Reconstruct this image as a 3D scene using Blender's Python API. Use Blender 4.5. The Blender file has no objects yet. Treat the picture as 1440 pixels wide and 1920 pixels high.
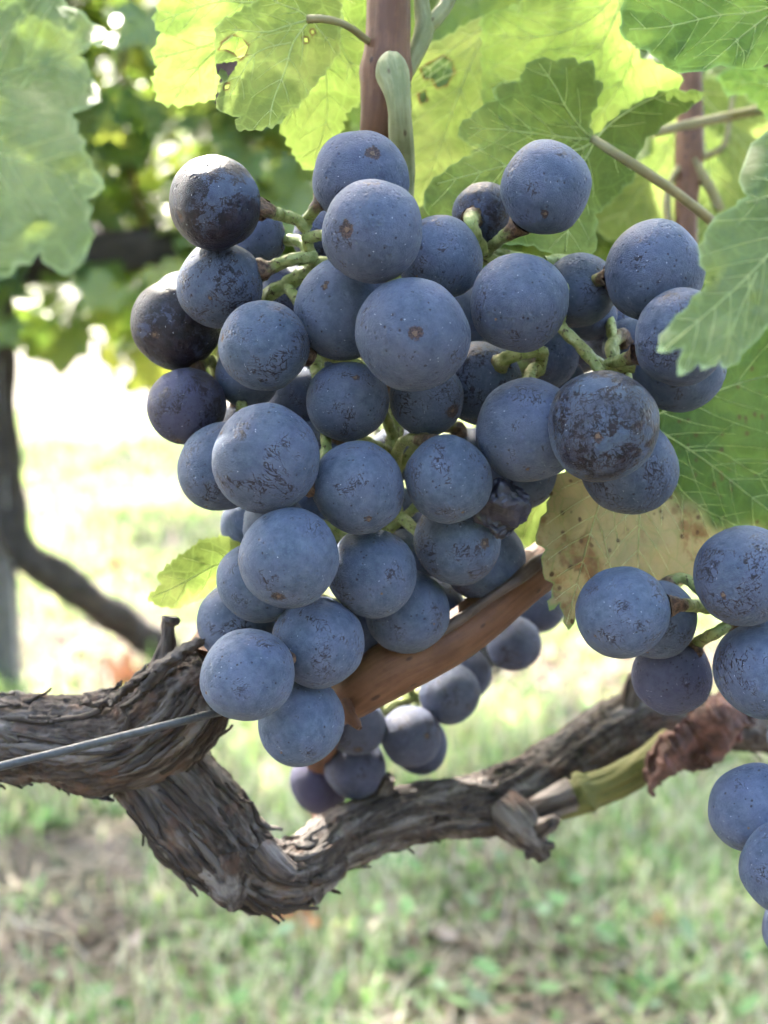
import bpy, bmesh, math, random
import numpy as np
from mathutils import Vector, Matrix, Quaternion, noise as mnoise
from mathutils.geometry import delaunay_2d_cdt

random.seed(7)
rng = np.random.default_rng(7)
SC = bpy.context.scene
COL = SC.collection

# ------------------------------------------------------------------ camera, sky, sun, exposure
CAM_H = 0.75                       # camera height above the ground (m)
PITCH = math.radians(9.23)
HFOV = math.radians(36.0)
W0, H0 = 1440.0, 1920.0
F = W0 / 2 / math.tan(HFOV / 2)
cam_d = bpy.data.cameras.new('camera')
cam = bpy.data.objects.new('camera', cam_d)
COL.objects.link(cam)
cam.location = (0, 0, CAM_H)
cam.rotation_euler = (math.pi / 2 - PITCH, 0, 0)
cam_d.sensor_fit = 'HORIZONTAL'
cam_d.sensor_width = 36.0
cam_d.angle = HFOV
cam_d.clip_start = 0.01
cam_d.clip_end = 400
cam_d.dof.use_dof = True
cam_d.dof.focus_distance = 0.192
cam_d.dof.aperture_fstop = cam_d.lens / 2.3      # a 2.3 mm wide pupil
cam_d.dof.aperture_blades = 0
SC.camera = cam

SUN_EL, SUN_AZ = math.radians(47), math.radians(-24)     # behind the vines, a little to the left
world = bpy.data.worlds.new('World')
SC.world = world
world.use_nodes = True
wn = world.node_tree
sky = wn.nodes.new('ShaderNodeTexSky')
sky.sky_type = 'NISHITA'
sky.sun_disc = False
sky.sun_elevation = SUN_EL
sky.sun_rotation = SUN_AZ
sky.air_density = 1.0
sky.dust_density = 6.0
sky.ozone_density = 1.0
bg = wn.nodes['Background']
bg.inputs['Strength'].default_value = 0.15
wn.links.new(sky.outputs[0], bg.inputs['Color'])

sun_d = bpy.data.lights.new('sun', 'SUN')
sun_d.energy = 2.0
sun_d.angle = math.radians(0.6)
sun_d.color = (1.0, 0.94, 0.84)
sun = bpy.data.objects.new('sun', sun_d)
COL.objects.link(sun)
sun_dir = Vector((math.sin(SUN_AZ) * math.cos(SUN_EL), math.cos(SUN_AZ) * math.cos(SUN_EL), math.sin(SUN_EL)))
sun.rotation_euler = (-sun_dir).to_track_quat('-Z', 'Y').to_euler()
sun.location = (0, 0, 6)

vs = SC.view_settings
vs.view_transform = 'Standard'
vs.look = 'None'
vs.exposure = 3.95
vs.gamma = 1.0
vs.use_curve_mapping = False
SC.cycles.use_denoising = True
SC.cycles.max_bounces = 6
SC.cycles.transparent_max_bounces = 8
SC.cycles.diffuse_bounces = 3
SC.cycles.glossy_bounces = 2
SC.cycles.transmission_bounces = 4
SC.cycles.use_adaptive_sampling = True
SC.cycles.adaptive_threshold = 0.03
SC.cycles.adaptive_min_samples = 12
SC.cycles.sample_clamp_indirect = 6.0

# ------------------------------------------------------------------ helpers
CF = Vector((0, math.cos(PITCH), -math.sin(PITCH)))
CR = Vector((1, 0, 0))
CU = Vector((0, math.sin(PITCH), math.cos(PITCH)))
CC = Vector((0, 0, CAM_H))

def P(px, py, d):
    """a point seen at photo pixel (px, py), d metres in front of the camera"""
    px, py, d = float(px), float(py), float(d)
    return CC + d * (CF + (px - 720) / F * CR - (py - 960) / F * CU)

aCF, aCR, aCU, aCC = (np.array(v) for v in (CF, CR, CU, CC))
def PA(px, py, d):
    px, py, d = np.broadcast_arrays(np.asarray(px, float), np.asarray(py, float), np.asarray(d, float))
    return aCC + d[:, None] * (aCF + ((px - 720) / F)[:, None] * aCR - ((py - 960) / F)[:, None] * aCU)

def G(px, py, z=0.0):
    """the ground point seen at a photo pixel"""
    v = CF + (px - 720) / F * CR - (py - 960) / F * CU
    t = (z - CAM_H) / v.z
    return CC + t * v

WL = {}
def tag(o, label=None, cat=None, group=None, kind=None):
    if label: o['label'] = label
    if cat: o['category'] = cat
    if group: o['group'] = group
    if kind: o['kind'] = kind
    return o

def empty(name, loc, label, cat, group=None, kind=None):
    o = bpy.data.objects.new(name, None)
    o.empty_display_size = 0.02
    COL.objects.link(o)
    o.location = loc
    WL[o] = Vector(loc)
    return tag(o, label, cat, group, kind)

def mesh_obj(name, verts, faces, mat, parent=None, smooth=True, attrs=None, loc=None):
    """verts in world space; the object sits at its parent's origin (or at loc)"""
    v = np.asarray(verts, dtype=np.float64).reshape(-1, 3)
    base = WL[parent] if parent is not None else Vector(loc if loc is not None else (0, 0, 0))
    v = v - np.array(base)
    me = bpy.data.meshes.new(name)
    if isinstance(faces, np.ndarray):
        n, k = faces.shape
        me.vertices.add(len(v)); me.vertices.foreach_set('co', v.astype(np.float32).ravel())
        me.loops.add(n * k); me.loops.foreach_set('vertex_index', faces.astype(np.int32).ravel())
        me.polygons.add(n)
        me.polygons.foreach_set('loop_start', np.arange(0, n * k, k, dtype=np.int32))
        me.update(calc_edges=True)
    else:
        me.from_pydata([tuple(x) for x in v], [], faces)
    if smooth:
        me.polygons.foreach_set('use_smooth', np.ones(len(me.polygons), dtype=bool))
    for k, (typ, arr) in (attrs or {}).items():
        a = me.attributes.new(k, typ, 'POINT')
        arr = np.asarray(arr, dtype=np.float32)
        if typ == 'FLOAT': a.data.foreach_set('value', arr.ravel())
        elif typ == 'FLOAT_COLOR': a.data.foreach_set('color', arr.ravel())
        else: a.data.foreach_set('vector', arr.ravel())
    me.update()
    if mat: me.materials.append(mat)
    o = bpy.data.objects.new(name, me)
    COL.objects.link(o)
    if parent is not None:
        o.parent = parent
        WL[o] = WL[parent].copy()
    else:
        o.location = base
        WL[o] = base.copy()
    return o

def catmull(pts, n):
    """smooth curve through rows of numbers, n samples a segment"""
    p = np.asarray(pts, float)
    p = np.vstack([2 * p[0] - p[1], p, 2 * p[-1] - p[-2]])
    out = []
    t = np.linspace(0, 1, n, endpoint=False)[:, None]
    for i in range(1, len(p) - 2):
        a, b, c, d = p[i - 1], p[i], p[i + 1], p[i + 2]
        out.append(0.5 * ((2 * b) + (-a + c) * t + (2 * a - 5 * b + 4 * c - d) * t ** 2 + (-a + 3 * b - 3 * c + d) * t ** 3))
    out.append(p[-2][None])
    return np.vstack(out)

def even(pts, step):
    """resample a curve (xyz + extra columns) at even steps"""
    seg = np.linalg.norm(np.diff(pts[:, :3], axis=0), axis=1)
    s = np.concatenate([[0], np.cumsum(seg)])
    n = max(4, int(s[-1] / step) + 1)
    t = np.linspace(0, s[-1], n)
    return np.stack([np.interp(t, s, pts[:, k]) for k in range(pts.shape[1])], 1), t

def frames(c):
    tan = np.gradient(c, axis=0)
    tan /= np.linalg.norm(tan, axis=1)[:, None] + 1e-12
    n0 = np.cross(tan[0], [0.13, 0.21, 0.97]); n0 /= np.linalg.norm(n0)
    N = [n0]
    for i in range(1, len(c)):
        v = N[-1] - tan[i] * np.dot(N[-1], tan[i])
        N.append(v / (np.linalg.norm(v) + 1e-12))
    N = np.array(N)
    return tan, N, np.cross(tan, N)

def nz(v, o=0.0):
    return mnoise.noise(Vector((v[0] + o, v[1] + o * 1.7, v[2] - o)))

def tube(path, step, nseg, rough=None, cap=True):
    """path rows: x y z r (world). rough(co, theta, s, r) -> radial offset. Returns verts, faces, attributes"""
    c, s = even(np.asarray(path, float), step)
    tan, N, B = frames(c[:, :3])
    th = np.linspace(0, 2 * math.pi, nseg, endpoint=False)
    ct, st = np.cos(th), np.sin(th)
    dirs = N[:, None, :] * ct[None, :, None] + B[:, None, :] * st[None, :, None]
    R = np.repeat(c[:, 3][:, None], nseg, 1)
    fib = np.stack([R * ct[None], R * st[None], np.repeat(s[:, None], nseg, 1)], 2)
    if rough is not None:
        off = np.empty_like(R)
        for i in range(len(c)):
            for j in range(nseg):
                off[i, j] = rough(fib[i, j], th[j], s[i], c[i, 3])
        R = R + off
    V = c[:, None, :3] + dirs * R[:, :, None]
    n = len(c)
    V = V.reshape(-1, 3)
    i, j = np.meshgrid(np.arange(n - 1), np.arange(nseg), indexing='ij')
    j2 = (j + 1) % nseg
    faces = np.stack([i * nseg + j, (i + 1) * nseg + j, (i + 1) * nseg + j2, i * nseg + j2], -1).reshape(-1, 4)[:, ::-1]
    fb = fib.reshape(-1, 3)
    tt = np.repeat((s / s[-1])[:, None], nseg, 1).ravel()
    if cap:
        V = np.vstack([V, c[0, :3], c[-1, :3]])
        a, b = len(V) - 2, len(V) - 1
        jj = np.arange(nseg); k2 = (jj + 1) % nseg
        f1 = np.stack([np.full(nseg, a), jj, k2, k2], 1)
        f2 = np.stack([np.full(nseg, b), (n - 1) * nseg + k2, (n - 1) * nseg + jj, (n - 1) * nseg + jj], 1)
        faces = [tuple(f) for f in faces.tolist()] + [tuple(f[:3]) for f in f1.tolist()] + [tuple(f[:3]) for f in f2.tolist()]
        fb = np.vstack([fb, [[0, 0, 0], [0, 0, s[-1]]]])
        tt = np.concatenate([tt, [0, 1]])
    return V, faces, {'fib': ('FLOAT_VECTOR', fb), 't': ('FLOAT', tt)}

def ppath(rows, n=10):
    """rows of px, py, depth, radius px -> smooth world path with radius"""
    r = catmull(rows, n)
    w = PA(r[:, 0], r[:, 1], r[:, 2])
    return np.column_stack([w, np.abs(r[:, 3]) * r[:, 2] / F])

# ------------------------------------------------------------------ materials
class NT:
    def __init__(self, name):
        self.m = bpy.data.materials.new(name)
        self.m.use_nodes = True
        self.t = self.m.node_tree
        self.t.nodes.clear()
        self.out = self.t.nodes.new('ShaderNodeOutputMaterial')
    def n(self, typ, ins=None, **kw):
        nd = self.t.nodes.new(typ)
        for k, v in kw.items(): setattr(nd, k, v)
        for k, v in (ins or {}).items(): self.set(nd.inputs[k], v)
        return nd
    def set(self, sock, v):
        if isinstance(v, bpy.types.NodeSocket): self.t.links.new(v, sock)
        elif v is not None:
            if isinstance(v, (tuple, list)) and len(v) == 3 and sock.type == 'RGBA': v = (*v, 1)
            sock.default_value = v
    def math(self, op, a, b=None, c=None, clamp=False):
        nd = self.n('ShaderNodeMath', operation=op, use_clamp=clamp)
        self.set(nd.inputs[0], a)
        if b is not None: self.set(nd.inputs[1], b)
        if c is not None: self.set(nd.inputs[2], c)
        return nd.outputs[0]
    def mix(self, fac, a, b, mode='MIX'):
        nd = self.n('ShaderNodeMix', data_type='RGBA', blend_type=mode)
        self.set(nd.inputs[0], fac); self.set(nd.inputs[6], a); self.set(nd.inputs[7], b)
        return nd.outputs[2]
    def step(self, v, lo, hi):
        nd = self.n('ShaderNodeMapRange', interpolation_type='SMOOTHSTEP')
        self.set(nd.inputs[0], v); self.set(nd.inputs[1], lo); self.set(nd.inputs[2], hi)
        nd.inputs[3].default_value = 0; nd.inputs[4].default_value = 1
        return nd.outputs[0]
    def noise(self, vec, scale, detail=3.0, rough=0.55, w=None, dist=0.0, col=False):
        nd = self.n('ShaderNodeTexNoise', {'Scale': scale, 'Detail': detail, 'Roughness': rough, 'Distortion': dist},
                    noise_dimensions='4D' if w is not None else '3D')
        self.set(nd.inputs['Vector'], vec)
        if w is not None: self.set(nd.inputs['W'], w)
        return nd.outputs['Color' if col else 'Fac']
    def vor(self, vec, scale, feature='F1', w=None, rand=1.0):
        nd = self.n('ShaderNodeTexVoronoi', {'Scale': scale, 'Randomness': rand}, feature=feature,
                    voronoi_dimensions='4D' if w is not None else '3D')
        self.set(nd.inputs['Vector'], vec)
        if w is not None: self.set(nd.inputs['W'], w)
        return nd
    def mapping(self, vec, scale=(1, 1, 1), rot=(0, 0, 0), loc=(0, 0, 0)):
        nd = self.n('ShaderNodeMapping', {'Scale': scale, 'Rotation': rot, 'Location': loc})
        self.set(nd.inputs['Vector'], vec)
        return nd.outputs[0]
    def attr(self, name, typ='GEOMETRY'):
        return self.n('ShaderNodeAttribute', attribute_name=name, attribute_type=typ)
    def bump(self, h, strength, dist, normal=None):
        nd = self.n('ShaderNodeBump', {'Height': h, 'Strength': strength, 'Distance': dist})
        if normal is not None: self.set(nd.inputs['Normal'], normal)
        return nd.outputs[0]
    def pbr(self, **kw):
        nd = self.n('ShaderNodeBsdfPrincipled')
        for k, v in kw.items(): self.set(nd.inputs[k.replace('_', ' ')], v)
        return nd.outputs[0]
    def done(self, shader):
        self.t.links.new(shader, self.out.inputs['Surface'])
        return self.m

def grape_material():
    m = NT('grape_skin')
    tc = m.n('ShaderNodeTexCoord').outputs['Object']
    rnd = m.n('ShaderNodeObjectInfo').outputs['Random']
    off = m.n('ShaderNodeCombineXYZ', {0: m.math('MULTIPLY', rnd, 61.0), 1: m.math('MULTIPLY', rnd, 37.0), 2: m.math('MULTIPLY', rnd, -83.0)}).outputs[0]
    va = m.n('ShaderNodeVectorMath', operation='ADD'); m.set(va.inputs[0], tc); m.set(va.inputs[1], off)
    q = va.outputs[0]
    rub_shade = m.attr('rub_shade', 'OBJECT').outputs['Fac']
    tint = m.attr('tint', 'OBJECT').outputs['Fac']
    big = m.noise(q, 1.4, 2, .5)
    mid = m.noise(q, 5.0, 4, .68)
    fine = m.noise(q, 34, 2, .6)
    # the waxy bloom
    bloom = m.mix(m.step(big, .3, .7), (0.040, 0.059, 0.096), (0.070, 0.087, 0.140))
    bloom = m.mix(m.math('MULTIPLY', m.step(mid, .40, .72), .50), bloom, (0.102, 0.132, 0.184))
    bloom = m.mix(m.math('MULTIPLY', m.step(fine, .50, .78), .22), bloom, (0.135, 0.162, 0.225))
    bloom = m.mix(m.math('MULTIPLY', m.math('SUBTRACT', 1.0, m.step(mid, .28, .46)), .35), bloom, (0.017, 0.024, 0.044))
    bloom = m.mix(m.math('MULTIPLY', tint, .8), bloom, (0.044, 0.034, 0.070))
    skin = m.mix(m.step(mid, .35, .65), (0.003, 0.003, 0.007), (0.012, 0.006, 0.010))
    # scratches: bent hair lines, contour lines of stretched noise
    def lines(rot, sc, scale, width):
        k = m.noise(m.mapping(q, scale=sc, rot=rot), scale, 2, .55, dist=.55)
        return m.math('SUBTRACT', 1.0, m.step(m.math('ABSOLUTE', m.math('SUBTRACT', k, .5)), width * .4, width))
    scr = m.math('MAXIMUM', lines((.4, .9, .2), (1, 3.6, 1), 2.9, .028), lines((1.3, .2, .7), (3.9, 1, 1.3), 2.5, .025))
    g0 = m.math('ADD', m.math('MULTIPLY', big, .75), m.math('MULTIPLY', mid, .25))
    lo = m.math('SUBTRACT', .655, m.math('MULTIPLY', rub_shade, .33))
    gate = m.step(g0, lo, m.math('ADD', lo, .07))
    scr = m.math('MULTIPLY', scr, gate)
    # worn blotches with ragged edges
    bl = m.noise(q, 5.2, 5, .74, dist=.5)
    lo2 = m.math('SUBTRACT', .712, m.math('ADD', m.math('MULTIPLY', rub_shade, .08), m.math('MULTIPLY', m.math('MULTIPLY', gate, rub_shade), .17)))
    blot = m.step(bl, lo2, m.math('ADD', lo2, .03))
    wear = m.math('MULTIPLY', m.math('MULTIPLY', m.step(g0, m.math('ADD', lo, .04), m.math('ADD', lo, .20)), m.step(rub_shade, .45, 1.0)), .88)
    # specks and pits: a few cells hold one
    v = m.vor(q, 12.0, 'F1')
    sep = m.n('ShaderNodeSeparateColor'); m.set(sep.inputs[0], v.outputs['Color'])
    dwob = m.math('ADD', v.outputs['Distance'], m.math('MULTIPLY', m.math('SUBTRACT', fine, .5), .22))
    more = m.step(m.noise(q, 1.7, 1, .5), .48, .66)
    on = m.math('LESS_THAN', sep.outputs[0], m.math('MULTIPLY_ADD', more, .34, .12))
    rr = m.math('MULTIPLY_ADD', m.math('POWER', sep.outputs[1], 2.0), .36, .08)
    speck = m.math('MULTIPLY', on, m.math('SUBTRACT', 1.0, m.step(dwob, m.math('MULTIPLY', rr, .6), rr)))
    v2 = m.vor(q, 21.0, 'F1')
    sep2 = m.n('ShaderNodeSeparateColor'); m.set(sep2.inputs[0], v2.outputs['Color'])
    spot2 = m.math('SUBTRACT', 1.0, m.step(v2.outputs['Distance'], .10, .24))
    pale = m.math('MULTIPLY', m.math('LESS_THAN', sep2.outputs[0], .03), spot2)  # pale dots: dust flecks and small glints painted into the colour
    pin = m.math('MULTIPLY', m.math('LESS_THAN', sep2.outputs[1], m.math('MULTIPLY_ADD', more, .14, .02)), spot2)
    # blossom-end scar on the -Z pole
    sx = m.n('ShaderNodeSeparateXYZ'); m.set(sx.inputs[0], tc)
    rad = m.math('SQRT', m.math('ADD', m.math('POWER', sx.outputs[0], 2.0), m.math('POWER', sx.outputs[1], 2.0)))
    radn = m.math('ADD', rad, m.math('MULTIPLY', m.math('SUBTRACT', bl, .5), .38))
    ssz = m.attr('scar', 'OBJECT').outputs['Fac']
    scar = m.math('MULTIPLY', m.math('SUBTRACT', 1.0, m.step(radn, m.math('MULTIPLY', ssz, .75), ssz)), m.math('LESS_THAN', sx.outputs[2], 0.0))
    top = m.math('MULTIPLY', m.math('SUBTRACT', 1.0, m.step(radn, .15, .25)), m.math('GREATER_THAN', sx.outputs[2], 0.0))
    worn = m.math('MAXIMUM', m.math('MAXIMUM', m.math('MULTIPLY', scr, .95), blot), wear)
    worn = m.math('MAXIMUM', worn, m.math('MULTIPLY', speck, .85))
    worn = m.math('MAXIMUM', worn, m.math('MULTIPLY', pin, .7))
    col = m.mix(m.math('MULTIPLY', worn, .95), bloom, skin)
    col = m.mix(m.math('MULTIPLY', scar, .9), col, m.mix(m.step(fine, .42, .62), (0.022, 0.014, 0.014), (0.075, 0.042, 0.032)))
    col = m.mix(m.math('MULTIPLY', top, .75), col, (0.06, 0.04, 0.03))
    col = m.mix(m.math('MULTIPLY', pale, .8), col, (0.55, 0.6, 0.66))
    rough = m.math('SUBTRACT', .70, m.math('MULTIPLY', worn, .32))
    h = m.math('SUBTRACT', m.math('MULTIPLY', fine, .35), m.math('MULTIPLY', on, m.math('SUBTRACT', .4, v.outputs['Distance'])))
    nrm = m.bump(h, .24, .03)
    s = m.pbr(Base_Color=col, Roughness=rough, Normal=nrm, Specular_IOR_Level=.26,
              Sheen_Weight=m.math('MULTIPLY', m.math('SUBTRACT', 1.0, worn), .07), Sheen_Roughness=.45, Sheen_Tint=(0.75, 0.85, 1.0, 1))
    return m.done(s)

def leaf_material(name, c1, c2, tr, tf=.5, rough=.45, spec=.35, spot=0.0, spotc=(0.05, 0.025, 0.012), dryc=(0.36, 0.27, 0.12), speck=0.0, edgec=None):
    m = NT(name)
    tc = m.n('ShaderNodeTexCoord').outputs['Object']
    n1 = m.noise(tc, 60, 4, .6)
    n2 = m.noise(tc, 420, 3, .6)
    col = m.mix(m.step(n1, .3, .7), c1, c2)
    trc = m.mix(m.step(n1, .3, .72), tuple(x * .72 for x in tr), tuple(min(1, x * y) for x, y in zip(tr, (1.3, 1.06, 1.5))))
    dry = m.attr('dry').outputs['Fac']
    dn = m.math('ADD', dry, m.math('MULTIPLY', m.math('MULTIPLY', m.math('SUBTRACT', n1, .5), .9), m.math('GREATER_THAN', dry, .01)))
    df = m.step(dn, .3, .7)
    dc = m.mix(m.step(m.noise(tc, 75, 5, .7), .53, .66), dryc, (0.17, 0.092, 0.040))
    col = m.mix(df, col, dc)
    trc = m.mix(df, trc, m.mix(1.0, dc, (1.15, 1.1, 1.0), 'MULTIPLY'))
    # fine net of veins
    net = m.vor(m.mix(.004, tc, m.noise(tc, 300, 2, .5, col=True)), 620, 'DISTANCE_TO_EDGE').outputs['Distance']
    net2 = m.vor(tc, 190, 'DISTANCE_TO_EDGE').outputs['Distance']
    nf = m.math('MAXIMUM', m.math('MULTIPLY', m.math('SUBTRACT', 1.0, m.step(net, .0, .10)), .28), m.math('MULTIPLY', m.math('SUBTRACT', 1.0, m.step(net2, .0, .05)), .55))
    col = m.mix(m.math('MULTIPLY', nf, .55), col, tuple(min(1, x * 1.7 + .02) for x in c2))
    trc = m.mix(m.math('MULTIPLY', nf, .7), trc, tuple(min(1, x * 1.7 + .03) for x in tr))
    rm = m.math('MULTIPLY', m.step(m.math('ADD', m.attr('rim').outputs['Fac'], m.math('MULTIPLY', m.math('SUBTRACT', n2, .5), 1.6)), .35, .95), m.step(m.attr('rim').outputs['Fac'], .02, .4))
    col = m.mix(rm, col, (0.075, 0.042, 0.018)); trc = m.mix(rm, trc, (0.12, 0.07, 0.022))
    ed = m.attr('edge').outputs['Fac']
    ec = edgec or tuple(min(1, x * 2.0 + .05) for x in c2)
    col = m.mix(m.step(ed, .55, 1.0), col, ec)
    sp = None
    if spot > 0:
        s1 = m.noise(tc, 150, 5, .72)
        sp = m.step(s1, .74 - spot * .16, .77 - spot * .14)
    if speck > 0:
        v = m.vor(tc, 520, 'F1')
        sep = m.n('ShaderNodeSeparateColor'); m.set(sep.inputs[0], v.outputs['Color'])
        on = m.math('LESS_THAN', sep.outputs[0], speck)
        k = m.math('MULTIPLY', on, m.math('SUBTRACT', 1.0, m.step(m.math('ADD', v.outputs['Distance'], m.math('MULTIPLY', n2, .25)), .30, .46)))
        sp = k if sp is None else m.math('MAXIMUM', sp, k)
    if sp is not None:
        col = m.mix(m.math('MULTIPLY', sp, .85), col, spotc)
        trc = m.mix(m.math('MULTIPLY', sp, .85), trc, spotc)
    hb = m.math('ADD', m.math('MULTIPLY', net2, 1.2), m.math('MULTIPLY', n2, .5))
    nrm = m.bump(hb, .35, .0007)
    a = m.pbr(Base_Color=col, Roughness=rough, Specular_IOR_Level=spec, Normal=nrm)
    b = m.n('ShaderNodeBsdfTranslucent', {'Color': trc, 'Normal': nrm}).outputs[0]
    mx = m.n('ShaderNodeMixShader', {0: tf, 1: a, 2: b})
    return m.done(mx.outputs[0])

def wood_material(name, dark, mid, light, red=None, bumps=.0012, fscale=1.0, vary=False):
    m = NT(name)
    fb = m.attr('fib').outputs['Vector']
    q = m.mapping(fb, scale=(1, 1, .16))
    f1 = m.noise(q, 900 * fscale, 5, .65)
    f2 = m.noise(q, 300 * fscale, 4, .6, dist=.4)
    pl = m.noise(fb, 130 * fscale, 4, .65)
    col = m.mix(m.step(f1, .32, .62), dark, mid)
    col = m.mix(m.math('MULTIPLY', m.step(f2, .44, .66), .8), col, light)
    if red: col = m.mix(m.math('MULTIPLY', m.step(pl, .52, .68), .7), col, red)
    if vary:
        rn = m.n('ShaderNodeObjectInfo').outputs['Random']
        col = m.mix(m.math('MULTIPLY', m.step(rn, .72, 1.0), .6), col, (0.11, 0.098, 0.09))
        col = m.mix(m.math('MULTIPLY', m.math('SUBTRACT', 1.0, m.step(rn, .0, .5)), .75), col, (0.020, 0.015, 0.012))
    h = m.math('ADD', m.math('MULTIPLY', f1, .7), f2)
    h = m.math('ADD', h, m.math('MULTIPLY', m.noise(fb, 1500, 3, .6), .25))
    s = m.pbr(Base_Color=col, Roughness=.82, Specular_IOR_Level=.25, Normal=m.bump(h, .8, bumps))
    return m.done(s)

def cane_material(name, a, b, spot, dots=.2):
    m = NT(name)
    fb = m.attr('fib').outputs['Vector']
    q = m.mapping(fb, scale=(1, 1, .10))
    f1 = m.noise(q, 1300, 4, .6)
    n1 = m.noise(fb, 160, 4, .6)
    col = m.mix(m.step(m.math('ADD', m.math('MULTIPLY', f1, .4), m.math('MULTIPLY', n1, .6)), .38, .62), a, b)
    v = m.vor(m.mapping(fb, scale=(1, 1, .55)), 640, 'F1')
    sep = m.n('ShaderNodeSeparateColor'); m.set(sep.inputs[0], v.outputs['Color'])
    on = m.math('LESS_THAN', sep.outputs[0], dots)
    k = m.math('MULTIPLY', on, m.math('SUBTRACT', 1.0, m.step(v.outputs['Distance'], .20, .36)))
    col = m.mix(m.math('MULTIPLY', k, .75), col, spot)
    s = m.pbr(Base_Color=col, Roughness=.6, Specular_IOR_Level=.3, Normal=m.bump(m.math('ADD', f1, m.math('MULTIPLY', k, .4)), .25, .0005))
    return m.done(s)

def stem_material():
    m = NT('green_stem')
    fb = m.attr('fib').outputs['Vector']
    t = m.attr('t').outputs['Fac']
    n1 = m.noise(fb, 420, 4, .65)
    n2 = m.noise(fb, 1100, 3, .6)
    col = m.mix(m.step(n1, .35, .68), (0.1631, 0.2011, 0.05437), (0.3154, 0.3371, 0.1359))
    brown = m.step(m.math('ADD', t, m.math('MULTIPLY', m.math('SUBTRACT', n1, .5), .55)), .66, .86)
    col = m.mix(brown, col, m.mix(m.step(n2, .4, .6), (0.05, 0.028, 0.018), (0.15, 0.09, 0.055)))
    col = m.mix(m.math('MULTIPLY', m.step(n2, .59, .64), .85), col, (0.05, 0.026, 0.015))
    s = m.pbr(Base_Color=col, Roughness=.55, Specular_IOR_Level=.3, Normal=m.bump(n2, .5, .0008))
    return m.done(s)

def plain(name, col, rough=.6, metal=0.0, scale=300, vary=.25, bump=.0):
    m = NT(name)
    tc = m.n('ShaderNodeTexCoord').outputs['Object']
    n1 = m.noise(tc, scale, 4, .6)
    c = m.mix(m.step(n1, .3, .7), tuple(x * (1 - vary) for x in col), tuple(min(1, x * (1 + vary)) for x in col))
    kw = {}
    if bump: kw['Normal'] = m.bump(n1, .5, bump)
    return m.done(m.pbr(Base_Color=c, Roughness=rough, Metallic=metal, **kw))

def vcol_material(name, tf=.4, rough=.6):
    m = NT(name)
    c = m.attr('tone').outputs['Color']
    a = m.pbr(Base_Color=c, Roughness=rough, Specular_IOR_Level=.25)
    b = m.n('ShaderNodeBsdfTranslucent', {'Color': m.mix(1.0, c, (1.5, 1.6, 1.0), 'MULTIPLY')}).outputs[0]
    return m.done(m.n('ShaderNodeMixShader', {0: tf, 1: a, 2: b}).outputs[0])

MAT = {}
MAT['grape'] = grape_material()
MAT['scar'] = plain('scar_tip', (0.11, 0.072, 0.05), .8, scale=40)
MAT['raisin'] = plain('raisin_skin', (0.014, 0.014, 0.0252), .5, scale=260, vary=.6, bump=.001)
MAT['wood'] = wood_material('old_wood', (0.0105, 0.0085, 0.0075), (0.062, 0.047, 0.039), (0.195, 0.172, 0.158), (0.090, 0.050, 0.034))
MAT['flake'] = wood_material('peeling_bark', (0.01008, 0.00792, 0.00648), (0.04176, 0.03168, 0.02664), (0.0972, 0.08496, 0.07704), (0.0612, 0.03456, 0.02448), .0010, vary=True)
MAT['cane'] = cane_material('ripe_cane', (0.082, 0.036, 0.018), (0.130, 0.062, 0.033), (0.024, 0.012, 0.009), .20)
MAT['cane_dull'] = cane_material('dull_cane_bark', (0.0396, 0.02664, 0.02088), (0.09, 0.06624, 0.054), (0.0144, 0.00864, 0.0072), .1)
MAT['peduncle'] = cane_material('green_peduncle', (0.1296, 0.144, 0.0612), (0.2232, 0.2304, 0.1224), (0.0648, 0.036, 0.018), .12)
MAT['petiole'] = cane_material('leaf_stalk', (0.1584, 0.1368, 0.0612), (0.2376, 0.2016, 0.1008), (0.0864, 0.0504, 0.0252), .08)
MAT['stem'] = stem_material()
def vein_material(name, c, tr):
    m = NT(name)
    a = m.pbr(Base_Color=(*c, 1), Roughness=.55)
    b = m.n('ShaderNodeBsdfTranslucent', {'Color': (*tr, 1)}).outputs[0]
    return m.done(m.n('ShaderNodeMixShader', {0: .62, 1: a, 2: b}).outputs[0])
MAT['vein'] = vein_material('leaf_vein', (0.33, 0.375, 0.17), (0.90, 0.95, 0.62))
MAT['vein_dry'] = plain('dry_vein', (0.42, 0.40, 0.16), .6)
MAT['wire'] = plain('wire_steel', (0.036, 0.04032, 0.04536), .5, .2, 900, .2, .0004)
MAT['post'] = plain('post_steel', (0.1728, 0.1656, 0.1764), .55, .3, 60, .15)
MAT['bark_far'] = plain('far_bark', (0.03024, 0.02448, 0.0216), .9, scale=45, vary=.5, bump=.01)
MAT['torn'] = plain('torn_dry_leaf', (0.045, 0.022, 0.014), .8, scale=500, vary=.5)
MAT['crisp'] = plain('crisp_leaf', (0.0756, 0.03312, 0.02592), .75, scale=260, vary=.55, bump=.002)

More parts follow.
